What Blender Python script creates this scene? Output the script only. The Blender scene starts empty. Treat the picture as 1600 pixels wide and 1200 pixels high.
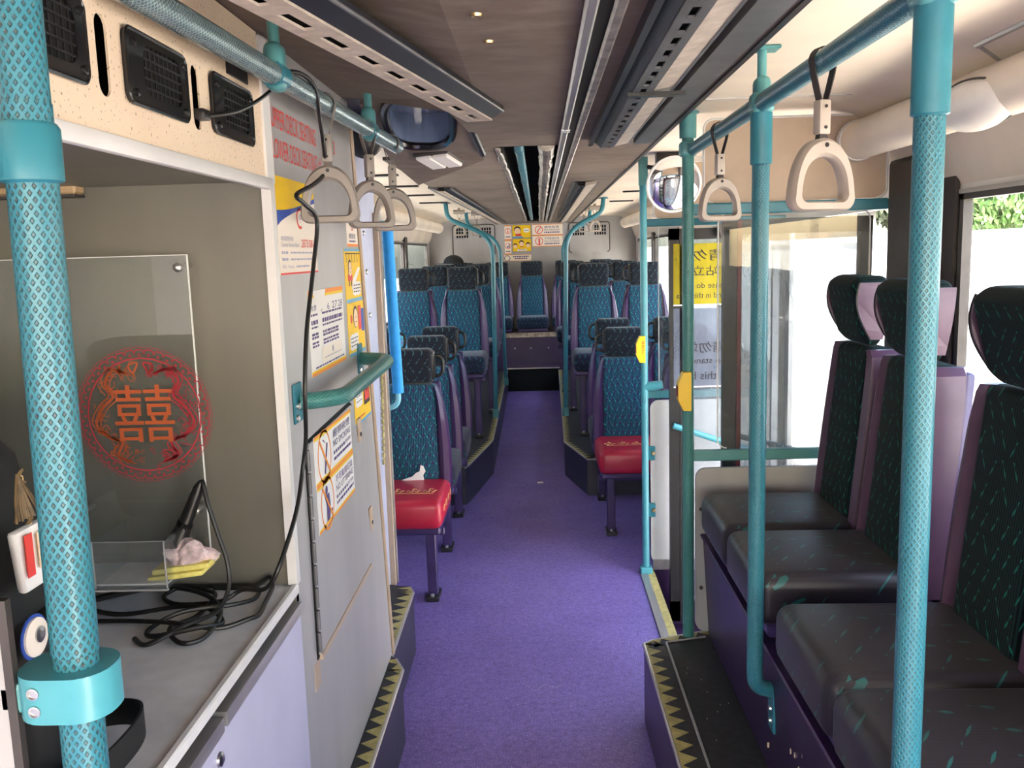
import bpy, bmesh, math, random
from mathutils import Vector, Matrix, Euler

random.seed(7)
PI = math.pi
S = bpy.context.scene
COL = S.collection

# ------------------------------------------------------------------ camera, world, sun, exposure
cam_d = bpy.data.cameras.new('camera')
cam_d.sensor_fit = 'HORIZONTAL'
cam_d.sensor_width = 36.0
cam_d.lens = 36.0 * 1389.3 / 1600.0
cam_d.clip_start = 0.05
cam_d.clip_end = 300
cam = bpy.data.objects.new('camera', cam_d)
COL.objects.link(cam)
_r = Vector((0.99910626, 0.0301069, -0.02966927))
_u = Vector((0.02497799, 0.1457309, 0.9890089))
_f = Vector((-0.03409972, 0.98886606, -0.14484864))
m = Matrix.Identity(4)
for i in range(3):
    m[i][0], m[i][1], m[i][2] = _r[i], _u[i], -_f[i]
m[2][3] = 1.55
cam.matrix_world = m
S.camera = cam

world = bpy.data.worlds.new('world')
S.world = world
world.use_nodes = True
wn = world.node_tree
wn.nodes.clear()
sky = wn.nodes.new('ShaderNodeTexSky')
sky.sky_type = 'NISHITA'
sky.sun_disc = False
sky.sun_elevation = math.radians(42)
sky.sun_rotation = math.radians(180)
sky.air_density = 1.2
sky.dust_density = 3.0
bg = wn.nodes.new('ShaderNodeBackground')
bg.inputs['Strength'].default_value = 1.7
wo = wn.nodes.new('ShaderNodeOutputWorld')
wn.links.new(sky.outputs[0], bg.inputs[0])
wn.links.new(bg.outputs[0], wo.inputs[0])

sun_d = bpy.data.lights.new('sun', 'SUN')
sun_d.energy = 50.0
sun_d.angle = math.radians(0.6)
sun_d.color = (1.0, 0.93, 0.82)
sun = bpy.data.objects.new('sun', sun_d)
COL.objects.link(sun)
# the sun stands ahead of the bus nose (towards -Y), some 42 degrees up, shining in through the windscreen
sun.rotation_euler = Vector((0.29, 0.66, -0.69)).to_track_quat('-Z', 'Y').to_euler()

S.view_settings.view_transform = 'Standard'
S.view_settings.look = 'None'
S.view_settings.gamma = 1.0
S.view_settings.use_curve_mapping = False
S.view_settings.exposure = 0.22
S.cycles.max_bounces = 12
S.cycles.diffuse_bounces = 8
S.cycles.transparent_max_bounces = 16
S.cycles.caustics_reflective = False
S.cycles.caustics_refractive = False
S.cycles.sample_clamp_indirect = 8.0

# ------------------------------------------------------------------ node helpers
class N:
    """a shader socket with arithmetic"""
    def __init__(s, t, k): s.t, s.k = t, k
    def _m(s, op, o=None, c=None):
        n = s.t.nodes.new('ShaderNodeMath'); n.operation = op
        for i, a in enumerate((s, o, c)):
            if a is None: continue
            if isinstance(a, N): s.t.links.new(a.k, n.inputs[i])
            else: n.inputs[i].default_value = a
        return N(s.t, n.outputs[0])
    def __add__(s, o): return s._m('ADD', o)
    def __sub__(s, o): return s._m('SUBTRACT', o)
    def __mul__(s, o): return s._m('MULTIPLY', o)
    def __truediv__(s, o): return s._m('DIVIDE', o)
    def frac(s): return s._m('FRACT')
    def floor(s): return s._m('FLOOR')
    def abs(s): return s._m('ABSOLUTE')
    def lt(s, o): return s._m('LESS_THAN', o)
    def gt(s, o): return s._m('GREATER_THAN', o)
    def mn(s, o): return s._m('MINIMUM', o)
    def mx(s, o): return s._m('MAXIMUM', o)
    def sin(s): return s._m('SINE')
    def mod2(s): return s._m('MODULO', 2.0)

class Mat:
    def __init__(s, name):
        s.m = bpy.data.materials.new(name); s.m.use_nodes = True
        s.t = s.m.node_tree
        s.b = s.t.nodes['Principled BSDF']; s.out = s.t.nodes['Material Output']
    def n(s, typ, **kw):
        x = s.t.nodes.new(typ)
        for k, v in kw.items(): setattr(x, k, v)
        return x
    def link(s, a, b): s.t.links.new(a.k if isinstance(a, N) else a, b)
    def coord(s, kind):
        tc = s.n('ShaderNodeTexCoord'); sp = s.n('ShaderNodeSeparateXYZ')
        s.link(tc.outputs[kind], sp.inputs[0])
        return tuple(N(s.t, sp.outputs[i]) for i in range(3)), tc.outputs[kind]
    def noise(s, scale, detail=4, coord='Object', rough=.6, stretch=None):
        tc = s.n('ShaderNodeTexCoord'); nz = s.n('ShaderNodeTexNoise')
        src = tc.outputs[coord]
        if stretch:
            mp = s.n('ShaderNodeMapping'); mp.inputs['Scale'].default_value = stretch
            s.link(src, mp.inputs[0]); src = mp.outputs[0]
        s.link(src, nz.inputs['Vector'])
        nz.inputs['Scale'].default_value = scale; nz.inputs['Detail'].default_value = detail
        nz.inputs['Roughness'].default_value = rough
        return N(s.t, nz.outputs['Fac'])
    def ramp(s, fac, lo, hi):
        r = s.n('ShaderNodeMapRange'); s.link(fac, r.inputs[0])
        r.inputs[1].default_value = lo; r.inputs[2].default_value = hi
        return N(s.t, r.outputs[0])
    def mix(s, fac, a, b):
        x = s.n('ShaderNodeMix', data_type='RGBA')
        if isinstance(fac, N): s.link(fac, x.inputs[0])
        else: x.inputs[0].default_value = fac
        for i, c in ((6, a), (7, b)):
            if isinstance(c, tuple): x.inputs[i].default_value = (*c, 1)
            else: s.link(c, x.inputs[i])
        return x.outputs[2]
    def color(s, c):
        if isinstance(c, tuple): s.b.inputs['Base Color'].default_value = (*c, 1)
        else: s.link(c, s.b.inputs['Base Color'])
    def set(s, rough=None, metal=None, spec=None, coat=None, sheen=None):
        for k, v in (('Roughness', rough), ('Metallic', metal), ('Specular IOR Level', spec), ('Coat Weight', coat), ('Sheen Weight', sheen)):
            if v is None: continue
            if isinstance(v, N): s.link(v, s.b.inputs[k])
            else: s.b.inputs[k].default_value = v
        return s
    def bump(s, h, strength=.3, dist=.002):
        x = s.n('ShaderNodeBump'); x.inputs['Strength'].default_value = strength
        x.inputs['Distance'].default_value = dist
        s.link(h, x.inputs['Height']); s.link(x.outputs[0], s.b.inputs['Normal'])

def plain(name, c, rough=.5, metal=0., var=.12, scale=9., bump=0., spec=.5, coat=0., stretch=None):
    """paint, plastic or metal with a little uneven wear in it"""
    a = Mat(name)
    nz = a.noise(scale, stretch=stretch)
    d = tuple(x * (1 - var * 2.2) for x in c); e = tuple(min(1, x * (1 + var)) for x in c)
    a.color(a.mix(a.ramp(nz, .3, .7), d, e))
    a.set(rough=rough, metal=metal, spec=spec, coat=coat)
    if bump: a.bump(a.noise(scale * 12), bump, .001)
    return a.m

def flat(name, c, rough=.55):
    a = Mat(name); a.color(c); a.set(rough=rough, spec=.3); return a.m

def glass(name, tint=(1, 1, 1), gloss=.07, dust=0., rough=.0, dustcol=(.6, .62, .64), scale=3.):
    """thin pane: clear, with a reflection and some dust"""
    a = Mat(name); a.t.nodes.remove(a.b)
    tr = a.n('ShaderNodeBsdfTransparent'); tr.inputs[0].default_value = (*tint, 1)
    gl = a.n('ShaderNodeBsdfGlossy'); gl.inputs['Roughness'].default_value = rough
    fr = a.n('ShaderNodeLayerWeight'); fr.inputs[0].default_value = .5
    f = N(a.t, fr.outputs['Facing'])._m('POWER', 5.0) * .9 + (.025 + gloss * .3)
    mx = a.n('ShaderNodeMixShader'); a.link(f, mx.inputs[0]); a.link(tr.outputs[0], mx.inputs[1]); a.link(gl.outputs[0], mx.inputs[2])
    res = mx.outputs[0]
    if dust:
        df = a.n('ShaderNodeBsdfDiffuse'); df.inputs[0].default_value = (*dustcol, 1)
        nz = a.ramp(a.noise(scale, 6, stretch=(1, 1, .35)), .3, .75) * dust + dust * .35
        m2 = a.n('ShaderNodeMixShader'); a.link(nz, m2.inputs[0]); a.link(res, m2.inputs[1]); a.link(df.outputs[0], m2.inputs[2])
        res = m2.outputs[0]
    a.link(res, a.out.inputs[0])
    return a.m

# ------------------------------------------------------------------ materials
def knurl(name, c, pit, rough=.32, pu=.0072, pv=.0105, r0=.31, metal=0.):
    a = Mat(name)
    (u, v, _), _o = a.coord('UV')
    p = ((u / pu + v / pv).frac() - .5).abs(); q = ((u / pu - v / pv).frac() - .5).abs()
    d = p.mx(q)                                    # 0 in a pit's middle, .5 on the raised lattice
    pitm = a.ramp(d, r0 + .05, r0 - .05)
    wear = a.ramp(a.noise(22, 5), .45, .62)
    cc = a.mix(a.ramp(a.noise(5), .3, .7), tuple(x * .82 for x in c), c)
    a.color(a.mix(pitm * (wear * .35 + .65), cc, pit))
    a.set(rough=rough, metal=metal, spec=.5)
    a.bump(a.ramp(d, r0 - .08, r0 + .05), .8, .0012)
    return a.m

TEAL = (.030, .190, .250)
M = {}
M['knurl_near'] = knurl('teal_diamond_grip', TEAL, (.040, .060, .065), r0=.25, pu=.0072, pv=.0108)
M['knurl'] = knurl('teal_diamond_coating', TEAL, (.035, .12, .14), r0=.27)
M['knurl_green'] = knurl('green_teal_grip', (.060, .255, .240), (.03, .12, .12))
M['rail_worn'] = knurl('worn_teal_rail', (.33, .42, .43), (.08, .17, .19), rough=.24, metal=.55, pv=.0085)
M['teal'] = plain('teal_paint', TEAL, .3, var=.1)
M['teal_dark'] = plain('teal_dark_paint', (.09, .29, .30), .38, var=.1)
M['teal_green'] = plain('teal_green_paint', (.10, .36, .33), .35, var=.1)
M['teal_bright'] = plain('bright_teal_paint', (.065, .30, .36), .3, var=.08)
M['steel'] = plain('steel', (.55, .55, .55), .3, 1.0, var=.15, scale=30)
M['alu'] = plain('aluminium_strip', (.52, .51, .50), .38, .8, var=.15, scale=15, stretch=(1, .1, 1))
M['brass'] = plain('brass', (.7, .5, .25), .3, 1.0)
M['wall'] = plain('beige_laminate', (.375, .370, .375), .42, var=.09, scale=3, stretch=(1, 1, .25))
M['wall_warm'] = plain('warm_beige_panel', (.50, .385, .285), .5, var=.07, scale=4)
M['wall_white'] = plain('off_white_panel', (.72, .71, .70), .42, var=.06, scale=4)
M['lilac'] = plain('lilac_grey_panel', (.55, .545, .70), .35, var=.05, scale=4)
M['counter'] = plain('grey_counter', (.70, .71, .74), .45, var=.12, scale=7)
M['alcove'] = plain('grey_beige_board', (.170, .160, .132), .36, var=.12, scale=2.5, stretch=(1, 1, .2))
M['speck'] = None
a = Mat('speckled_cream_laminate')
sp = a.ramp(a.noise(190, 2, rough=.4), .655, .70)
a.color(a.mix(sp, a.mix(a.ramp(a.noise(6), .3, .7), (.74, .58, .43), (.80, .65, .49)), (.30, .22, .15)))
a.set(rough=.45); M['speck'] = a.m
a = Mat('stained_grey_brown_headlining')
c1 = a.mix(a.ramp(a.noise(2.3, 6), .33, .7), (.118, .090, .070), (.18, .145, .118))
c2 = a.mix(a.ramp(a.noise(14, 6, stretch=(.7, 1.5, 1)), .45, .80), c1, (.20, .168, .142))
a.color(c2); a.set(rough=.72, spec=.25); a.bump(a.noise(60), .25, .002); M['ceiling'] = a.m
M['ceil_side'] = plain('cream_side_ceiling', (.82, .73, .62), .5, var=.06, scale=3)
M['dark_trim'] = plain('dark_brown_trim', (.045, .038, .036), .45, var=.2)
M['black'] = plain('black_plastic', (.012, .012, .013), .35, var=.15)
M['black_gloss'] = plain('black_gloss_plastic', (.010, .010, .010), .16, var=.1)
M['void'] = flat('dark_void', (.006, .006, .006), .9)
M['blue_black'] = plain('blue_black_metal', (.011, .012, .018), .4, var=.2)
M['vent_face'] = plain('worn_cream_vent_face', (.50, .43, .36), .5, var=.14, scale=25)
M['vent_grey'] = plain('grey_vent_metal', (.12, .12, .125), .42, .3, var=.15)
M['foil'] = plain('crumpled_foil', (.42, .37, .33), .35, .7, var=.3, scale=22, bump=.5)
a = Mat('purple_speckled_floor')
v1 = a.ramp(a.noise(300, 1, rough=.3), .64, .69)
v2 = a.ramp(a.noise(120, 2, rough=.5), .68, .72)
base = a.mix(a.ramp(a.noise(1.7, 5), .3, .7), (.155, .098, .335), (.220, .155, .480))
base = a.mix(a.ramp(a.noise(45, 4), .4, .7) * .5, base, (.045, .025, .11))
a.color(a.mix(v1.mx(v2) * .8, base, (.58, .52, .74)))
a.set(rough=a.ramp(a.noise(6), .2, .8) * .18 + .36, spec=.5); M['floor'] = a.m
M['purple'] = plain('purple_panel', (.030, .013, .058), .36, var=.15, scale=5)
M['vinyl'] = plain('purple_vinyl', (.045, .014, .072), .38, var=.12, scale=8)
M['vinyl_pink'] = plain('mauve_vinyl', (.095, .050, .090), .42, var=.10, scale=8)
M['plum'] = plain('dark_plum_vinyl', (.060, .026, .058), .42, var=.12, scale=8)
M['shell'] = plain('indigo_seat_shell', (.035, .020, .095), .35, var=.15)
M['rubber'] = plain('black_rubber_tread', (.020, .021, .024), .6, var=.25, scale=40, bump=.2)
M['step_face'] = plain('dark_step_face', (.020, .020, .038), .4, var=.2)
M['yellow_dull'] = plain('worn_yellow_band', (.42, .36, .13), .55, var=.18, scale=30)
M['yellow'] = plain('yellow_plastic', (.80, .52, .01), .35, var=.04)
M['red_vinyl'] = plain('red_vinyl', (.42, .012, .040), .36, var=.1, scale=6, bump=.05)
M['gold'] = flat('gold_print', (.65, .40, .16))
M['foam'] = plain('blue_foam_sleeve', (.02, .34, .90), .7, var=.05, scale=60, bump=.3)
M['foam_pipe'] = plain('pale_blue_pipe', (.22, .60, .78), .3, var=.05)
M['strap_grey'] = plain('warm_grey_plastic', (.30, .265, .235), .42, var=.05)
M['strap_light'] = plain('light_grey_plastic', (.42, .365, .31), .4, var=.05)
M['strap_web'] = plain('dark_webbing', (.030, .026, .024), .7, var=.2)
M['strap_web_grey'] = plain('grey_webbing', (.16, .14, .125), .7, var=.2)
M['cable'] = plain('black_cable', (.010, .010, .010), .42, var=.1)
M['lamp_white'] = plain('white_lamp_cover', (.80, .77, .73), .3, var=.04)
M['daylit_bluegrey'] = plain('daylight_tinted_column', (.40, .44, .60), .4, var=.07)
M['blue_inner'] = plain('blue_stairwell_lining', (.05, .30, .75), .5, var=.15)
M['navy_pane'] = plain('navy_tinted_pane', (.16, .21, .33), .12, var=.2, scale=3, coat=.3)
M['mirror'] = plain('mirror_glass', (.92, .92, .95), .02, 1.0, var=.01)
M['white_rim'] = plain('white_rim', (.80, .80, .80), .35, var=.04)
M['wood'] = plain('pale_wood', (.52, .36, .20), .55, var=.15, scale=20, stretch=(.2, 1, 3))
M['bronze'] = plain('bronze_thread', (.16, .10, .045), .5, .2, var=.3, scale=60)
M['paper'] = flat('white_paper', (.82, .80, .78))
M['paper_cream'] = flat('cream_paper', (.84, .76, .66))
M['sign_yellow'] = flat('sign_yellow', (.85, .55, .01))
M['sign_orange'] = flat('sign_orange', (.85, .28, .03))
M['sign_red'] = flat('sign_red', (.72, .06, .05))
M['sign_blue'] = flat('sign_blue', (.03, .08, .38))
M['sign_cyan'] = flat('sign_cyan', (.12, .36, .55))
M['sign_ink'] = flat('sign_ink', (.07, .04, .17))
M['sign_grey'] = flat('sign_grey_ink', (.38, .37, .50))
M['sign_skin'] = flat('sign_skin', (.88, .62, .42))
M['sign_black'] = flat('sign_black', (.02, .015, .02))
M['orange_print'] = flat('orange_red_print', (.46, .10, .035))
M['red_print'] = flat('red_print', (.42, .035, .05))
M['glass'] = glass('window_glass', (.96, .97, .97))
M['glass_dimming'] = glass('light_dimming_side_glass', (.70, .72, .73))  # grey tint added to cut the light coming in by the left windows
M['glass_tint'] = glass('tinted_glass', (.80, .83, .85), .1, dust=.12)
M['glass_dusty'] = glass('dusty_door_glass', (.62, .65, .68), .12, dust=.42, dustcol=(.42, .44, .46))
M['acrylic'] = glass('clear_acrylic', (.93, .95, .95), .08, dust=.05)
M['acrylic_edge_lit'] = plain('edge_lit_acrylic', (.85, .86, .86), .25, var=.03)  # light gathered in the clear edges, painted on as near-white
M['pink_paper'] = plain('crumpled_pink_paper', (.74, .58, .60), .6, var=.22, scale=60)
M['sponge'] = plain('yellow_sponge', (.82, .72, .20), .8, var=.08, scale=60, bump=.3)
M['bag'] = plain('black_bag_fabric', (.008, .008, .009), .75, var=.2, scale=70, bump=.3)
M['concrete'] = plain('sunlit_concrete', (.66, .60, .52), .8, var=.1, scale=.6)
M['ext_wall'] = plain('white_rendered_wall', (.85, .83, .80), .8, var=.05, scale=.8)
M['bark'] = plain('bark', (.10, .07, .05), .9, var=.3, scale=20)
M['leaf'] = plain('leaf_green', (.10, .20, .05), .6, var=.35, scale=3)
M['leaf_dark'] = plain('dark_leaf', (.020, .032, .012), .6, var=.35, scale=2)
M['ext_red'] = plain('dark_red_wall', (.055, .012, .012), .7)
M['ext_grey'] = plain('grey_wall', (.06, .058, .05), .7)
M['leaf_red'] = plain('red_leaf', (.35, .05, .04), .6, var=.3, scale=3)
M['door_red'] = plain('dark_red_edge', (.16, .012, .02), .4, var=.2)
M['amber'] = glass('yellow_film', (.62, .56, .10), .05, dust=.5, dustcol=(.60, .52, .05))
M['greyfilm'] = glass('grey_film', (.40, .45, .52), .05, dust=.5, dustcol=(.30, .34, .42))

def fabric(name, dark, stripe, dash1, dash2, pitch=.0080, cell=(.040, .046), sheen=.15, stripew=.5, dots=True, dw=.042, dl=.32, rough=.85, spec=.18):
    a = Mat(name)
    (x, y, z), _o = a.coord('Object')
    w = z - y                                             # runs up the back and forward along the cushion
    st = ((x / pitch).frac() - .5).abs().lt(stripew * .5)
    col = a.mix(st, dark, stripe)
    xs = x + y * .6
    cv = w / cell[1]; row = cv.floor()
    cu = xs / cell[0] + (row * .37)
    colm = cu.floor()
    fu = cu.frac() - .5; fv = cv.frac() - .5
    hsh = ((row * 12.9898 + colm * 78.233).sin() * 4375.85).frac().abs()
    sgn = hsh.gt(.5) * 2.0 - 1.0
    fv = fv + (hsh - .5) * .28
    d = (fu - fv * sgn * .75).abs()
    kink = ((fv * 13.0).sin() * .035)
    dash = (d + kink).lt(dw) * fv.abs().lt(dl)
    col = a.mix(dash, col, dash1)
    if dots:
        cu2 = xs / cell[0] + .5 + (row * .37); fu2 = cu2.frac() - .5
        dd = (fu2 + fv * sgn * .9).abs().lt(.13) * (fv.abs().lt(.22))
        col = a.mix(dd * .85, col, dash2)
    nz = a.ramp(a.noise(4), .25, .8)
    col = a.mix(nz * .4, col, dark)
    a.color(col); a.set(rough=rough, spec=spec, sheen=sheen)
    a.bump(st, .25, .001)
    return a.m
M['fab_back'] = fabric('turquoise_ribbed_moquette', (.007, .012, .042), (.020, .130, .185), (.03, .38, .42), (.060, .008, .085), cell=(.032, .040))
M['fab_head'] = fabric('navy_ribbed_moquette', (.007, .008, .014), (.013, .017, .027), (.05, .14, .17), (.05, .02, .06), dots=False, stripew=.6)
M['fab_bench'] = fabric('dark_green_ribbed_moquette', (.005, .006, .008), (.008, .027, .027), (.010, .15, .110), (.04, .012, .05), dots=False, sheen=.02, spec=.10)
M['fab_seat'] = fabric('dark_aubergine_moquette', (.013, .010, .016), (.018, .015, .022), (.012, .13, .12), (.05, .02, .06), pitch=.008, cell=(.075, .075), dots=False, sheen=.04, dw=.030, dl=.28, rough=.42, spec=.4)
M['fab_wide'] = fabric('teal_navy_seat_moquette', (.008, .010, .026), (.012, .024, .040), (.02, .16, .18), (.04, .01, .06))

# ------------------------------------------------------------------ mesh building
class MB:
    def __init__(s): s.v, s.f, s.uv = [], [], {}
    def add(s, vs, fs, uvs=None):
        o = len(s.v); s.v += [tuple(p) for p in vs]
        for i, f in enumerate(fs):
            if uvs: s.uv[len(s.f)] = uvs[i]
            s.f.append(tuple(k + o for k in f))
        return s
    def box(s, x0, x1, y0, y1, z0, z1):
        x0, x1 = min(x0, x1), max(x0, x1); y0, y1 = min(y0, y1), max(y0, y1); z0, z1 = min(z0, z1), max(z0, z1)
        return s.add([(x, y, z) for z in (z0, z1) for y in (y0, y1) for x in (x0, x1)],
                     [(0, 2, 3, 1), (4, 5, 7, 6), (0, 1, 5, 4), (2, 6, 7, 3), (0, 4, 6, 2), (1, 3, 7, 5)])
    def rbox(s, x0, x1, y0, y1, z0, z1, r=.01, seg=2, fn=None):
        b = bmesh.new(); bmesh.ops.create_cube(b, size=1)
        for v in b.verts:
            v.co = ((x0 + x1) / 2 + v.co.x * abs(x1 - x0), (y0 + y1) / 2 + v.co.y * abs(y1 - y0), (z0 + z1) / 2 + v.co.z * abs(z1 - z0))
        bmesh.ops.bevel(b, geom=b.edges[:], offset=r, segments=seg, affect='EDGES', profile=.5)
        return s.bm(b, fn)
    def bm(s, b, fn=None):
        b.verts.index_update()
        vs = [tuple(v.co) for v in b.verts]
        if fn: vs = [tuple(fn(*p)) for p in vs]
        s.add(vs, [[v.index for v in f.verts] for f in b.faces]); b.free()
        return s
    def tube(s, path, r, seg=12, cap=True, u0=0.):
        P = [Vector(p) for p in path]; n = len(P)
        T = [(P[min(i + 1, n - 1)] - P[max(i - 1, 0)]).normalized() for i in range(n)]
        up = Vector((0, 0, 1)) if abs(T[0].z) < .9 else Vector((1, 0, 0))
        A = T[0].cross(up).normalized()
        vs, uvs, fs = [], [], []
        L = 0.
        Ls = []
        for i in range(n):
            if i:
                A = (A - T[i] * A.dot(T[i])).normalized(); L += (P[i] - P[i - 1]).length
            Ls.append(L)
            B = T[i].cross(A)
            rr = r[i] if isinstance(r, (list, tuple)) else r
            for k in range(seg):
                t = 2 * PI * k / seg
                vs.append(P[i] + (A * math.cos(t) + B * math.sin(t)) * rr)
        r0 = r[0] if isinstance(r, (list, tuple)) else r
        cw = 2 * PI * r0
        cw = max(1, round(cw / .0072)) * .0072
        for i in range(n - 1):
            for k in range(seg):
                k2 = (k + 1) % seg
                fs.append((i * seg + k, i * seg + k2, (i + 1) * seg + k2, (i + 1) * seg + k))
                ua, ub = cw * k / seg + u0, cw * (k + 1) / seg + u0
                uvs.append([(ua, Ls[i]), (ub, Ls[i]), (ub, Ls[i + 1]), (ua, Ls[i + 1])])
        if cap:
            fs.append(tuple(range(seg - 1, -1, -1))); uvs.append([(0, 0)] * seg)
            fs.append(tuple((n - 1) * seg + k for k in range(seg))); uvs.append([(0, 0)] * seg)
        return s.add(vs, fs, uvs)
    def prism(s, poly, a0, a1, axis='z'):
        """a 2D outline (counter-clockwise) pushed along an axis; x: (y,z)  y: (x,z)  z: (x,y)"""
        n = len(poly)
        def pt(p, h): return {'z': (p[0], p[1], h), 'x': (h, p[0], p[1]), 'y': (p[0], h, p[1])}[axis]
        vs = [pt(p, a0) for p in poly] + [pt(p, a1) for p in poly]
        fs = [tuple(range(n - 1, -1, -1)), tuple(range(n, 2 * n))] + [(i, (i + 1) % n, n + (i + 1) % n, n + i) for i in range(n)]
        return s.add(vs, fs)
    def lathe(s, prof, c, axis='z', seg=24):
        vs, fs = [], []
        for r, h in prof:
            for k in range(seg):
                t = 2 * PI * k / seg; a, b = r * math.cos(t), r * math.sin(t)
                p = {'z': (a, b, h), 'x': (h, a, b), 'y': (a, h, b)}[axis]
                vs.append((c[0] + p[0], c[1] + p[1], c[2] + p[2]))
        n = len(prof)
        for i in range(n - 1):
            for k in range(seg):
                k2 = (k + 1) % seg
                fs.append((i * seg + k, i * seg + k2, (i + 1) * seg + k2, (i + 1) * seg + k))
        fs.append(tuple(range(seg - 1, -1, -1))); fs.append(tuple((n - 1) * seg + k for k in range(seg)))
        return s.add(vs, fs)
    def quad(s, *p): return s.add(p, [tuple(range(len(p)))])
    def sweep(s, sec, y0, y1):
        """open section of (x,z) points carried along Y as a sheet"""
        n = len(sec)
        return s.add([(x, y0, z) for x, z in sec] + [(x, y1, z) for x, z in sec], [(i, i + 1, n + i + 1, n + i) for i in range(n - 1)])

def rrect(x0, x1, y0, y1, r, n=5):
    out = []
    for cx, cy, t0 in ((x1 - r, y0 + r, -PI / 2), (x1 - r, y1 - r, 0), (x0 + r, y1 - r, PI / 2), (x0 + r, y0 + r, PI)):
        for k in range(n + 1):
            t = t0 + PI / 2 * k / n
            out.append((cx + r * math.cos(t), cy + r * math.sin(t)))
    return out

def ringfaces(mb, outer, inner, fn, depth_fn=None):
    """a flat band between two outlines of the same point count, with sides"""
    n = len(outer)
    vs = [fn(p, 0) for p in outer] + [fn(p, 0) for p in inner] + [fn(p, 1) for p in outer] + [fn(p, 1) for p in inner]
    fs = []
    for i in range(n):
        j = (i + 1) % n
        fs += [(i, j, n + j, n + i), (2 * n + i, 3 * n + i, 3 * n + j, 2 * n + j), (i, 2 * n + i, 2 * n + j, j), (n + i, n + j, 3 * n + j, 3 * n + i)]
    return mb.add(vs, fs)

def spline(pts, n=8):
    P = [Vector(p) for p in pts]; out = []
    for i in range(len(P) - 1):
        a, b, c, d = P[max(i - 1, 0)], P[i], P[i + 1], P[min(i + 2, len(P) - 1)]
        for k in range(n):
            t = k / n
            out.append(.5 * ((2 * b) + (c - a) * t + (2 * a - 5 * b + 4 * c - d) * t * t + (3 * b - a - 3 * c + d) * t ** 3))
    out.append(P[-1]); return out

def fillet(pts, r, n=6):
    P = [Vector(p) for p in pts]; out = [P[0]]
    for i in range(1, len(P) - 1):
        a = (P[i - 1] - P[i]); b = (P[i + 1] - P[i])
        ra = min(r, a.length * .49, b.length * .49)
        p0 = P[i] + a.normalized() * ra; p2 = P[i] + b.normalized() * ra
        for k in range(n + 1):
            t = k / n
            out.append(p0 * (1 - t) ** 2 + P[i] * 2 * t * (1 - t) + p2 * t * t)
    out.append(P[-1]); return out

def dense(path, step=.05):
    out = [Vector(path[0])]
    for b in path[1:]:
        a, b = out[-1], Vector(b); k = max(1, int((b - a).length / step))
        out += [a + (b - a) * (i + 1) / k for i in range(k)]
    return out

def build(name, mb, mat, parent=None, local=False, smooth=False, label=None, kind=None):
    me = bpy.data.meshes.new(name)
    v = mb.v
    if parent is not None and not local:
        inv = WM[parent].inverted(); v = [inv @ Vector(p) for p in v]
    me.from_pydata(v, [], mb.f)
    if mb.uv:
        ul = me.uv_layers.new(name='UVMap')
        for p in me.polygons:
            q = mb.uv.get(p.index)
            if q:
                for li, c in zip(p.loop_indices, q): ul.data[li].uv = c
    me.materials.append(M[mat])
    b = bmesh.new(); b.from_mesh(me); bmesh.ops.recalc_face_normals(b, faces=b.faces); b.to_mesh(me); b.free()
    if smooth:
        me.polygons.foreach_set('use_smooth', [True] * len(me.polygons)); me.set_sharp_from_angle(angle=math.radians(38))
    o = bpy.data.objects.new(name, me); COL.objects.link(o)
    WM[o] = Matrix.Identity(4)
    if parent is not None:
        o.parent = parent; WM[o] = WM[parent].copy()
    if label: o['label'] = label
    if kind: o['kind'] = kind
    return o

WM = {}                                                  # world matrix of every object built here
def thing(name, label, cat, loc=(0, 0, 0), rotz=0., group=None):
    o = bpy.data.objects.new(name, None); COL.objects.link(o); o.empty_display_size = .1
    o.location = loc; o.rotation_euler = (0, 0, rotz)
    WM[o] = Matrix.Translation(Vector(loc)) @ Matrix.Rotation(rotz, 4, 'Z')
    return tag(o, label, cat, group)
def tag(o, label, cat, group=None):
    o['label'] = label; o['category'] = cat
    if group: o['group'] = group
    return o
def struct(name, mb, mat, parent=None, smooth=False):
    o = build(name, mb, mat, parent, smooth=smooth)
    if parent is None: o['kind'] = 'structure'
    return o
def dup(root, loc, rotz, label, group=None):
    """a copy of a thing with copies of its parts and sub-parts"""
    r = root.copy(); COL.objects.link(r); r.location = loc; r.rotation_euler = (0, 0, rotz)
    r['label'] = label
    if group: r['group'] = group
    WM[r] = Matrix.Translation(Vector(loc)) @ Matrix.Rotation(rotz, 4, 'Z')
    for ch in list(root.children):
        c = ch.copy(); COL.objects.link(c); c.parent = r; WM[c] = WM[r].copy()
        for g in list(ch.children):
            d = g.copy(); COL.objects.link(d); d.parent = c; WM[d] = WM[r].copy()
    return r

def text_mb(mb, s, o, xd, yd, w=None, h=None, align='L', bold=0.0):
    """lettering laid flat on a surface: o is the lower left corner, w and h its extent"""
    cu = bpy.data.curves.new('lettering', 'FONT'); cu.body = s; cu.size = 1; cu.resolution_u = 3; cu.offset = bold
    ob = bpy.data.objects.new('lettering', cu); COL.objects.link(ob)
    me = bpy.data.meshes.new_from_object(ob.evaluated_get(bpy.context.evaluated_depsgraph_get()))
    bpy.data.objects.remove(ob); bpy.data.curves.remove(cu)
    if len(me.vertices):
        xs = [v.co.x for v in me.vertices]; ys = [v.co.y for v in me.vertices]
        x0, x1, y0, y1 = min(xs), max(xs), min(ys), max(ys)
        sy = h / max(y1 - y0, 1e-6); sx = (w / max(x1 - x0, 1e-6)) if w else sy
        O, X, Y = Vector(o), Vector(xd), Vector(yd)
        mb.add([O + X * ((v.co.x - x0) * sx) + Y * ((v.co.y - y0) * sy) for v in me.vertices], [tuple(p.vertices) for p in me.polygons])
    bpy.data.meshes.remove(me)
    return mb

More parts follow.
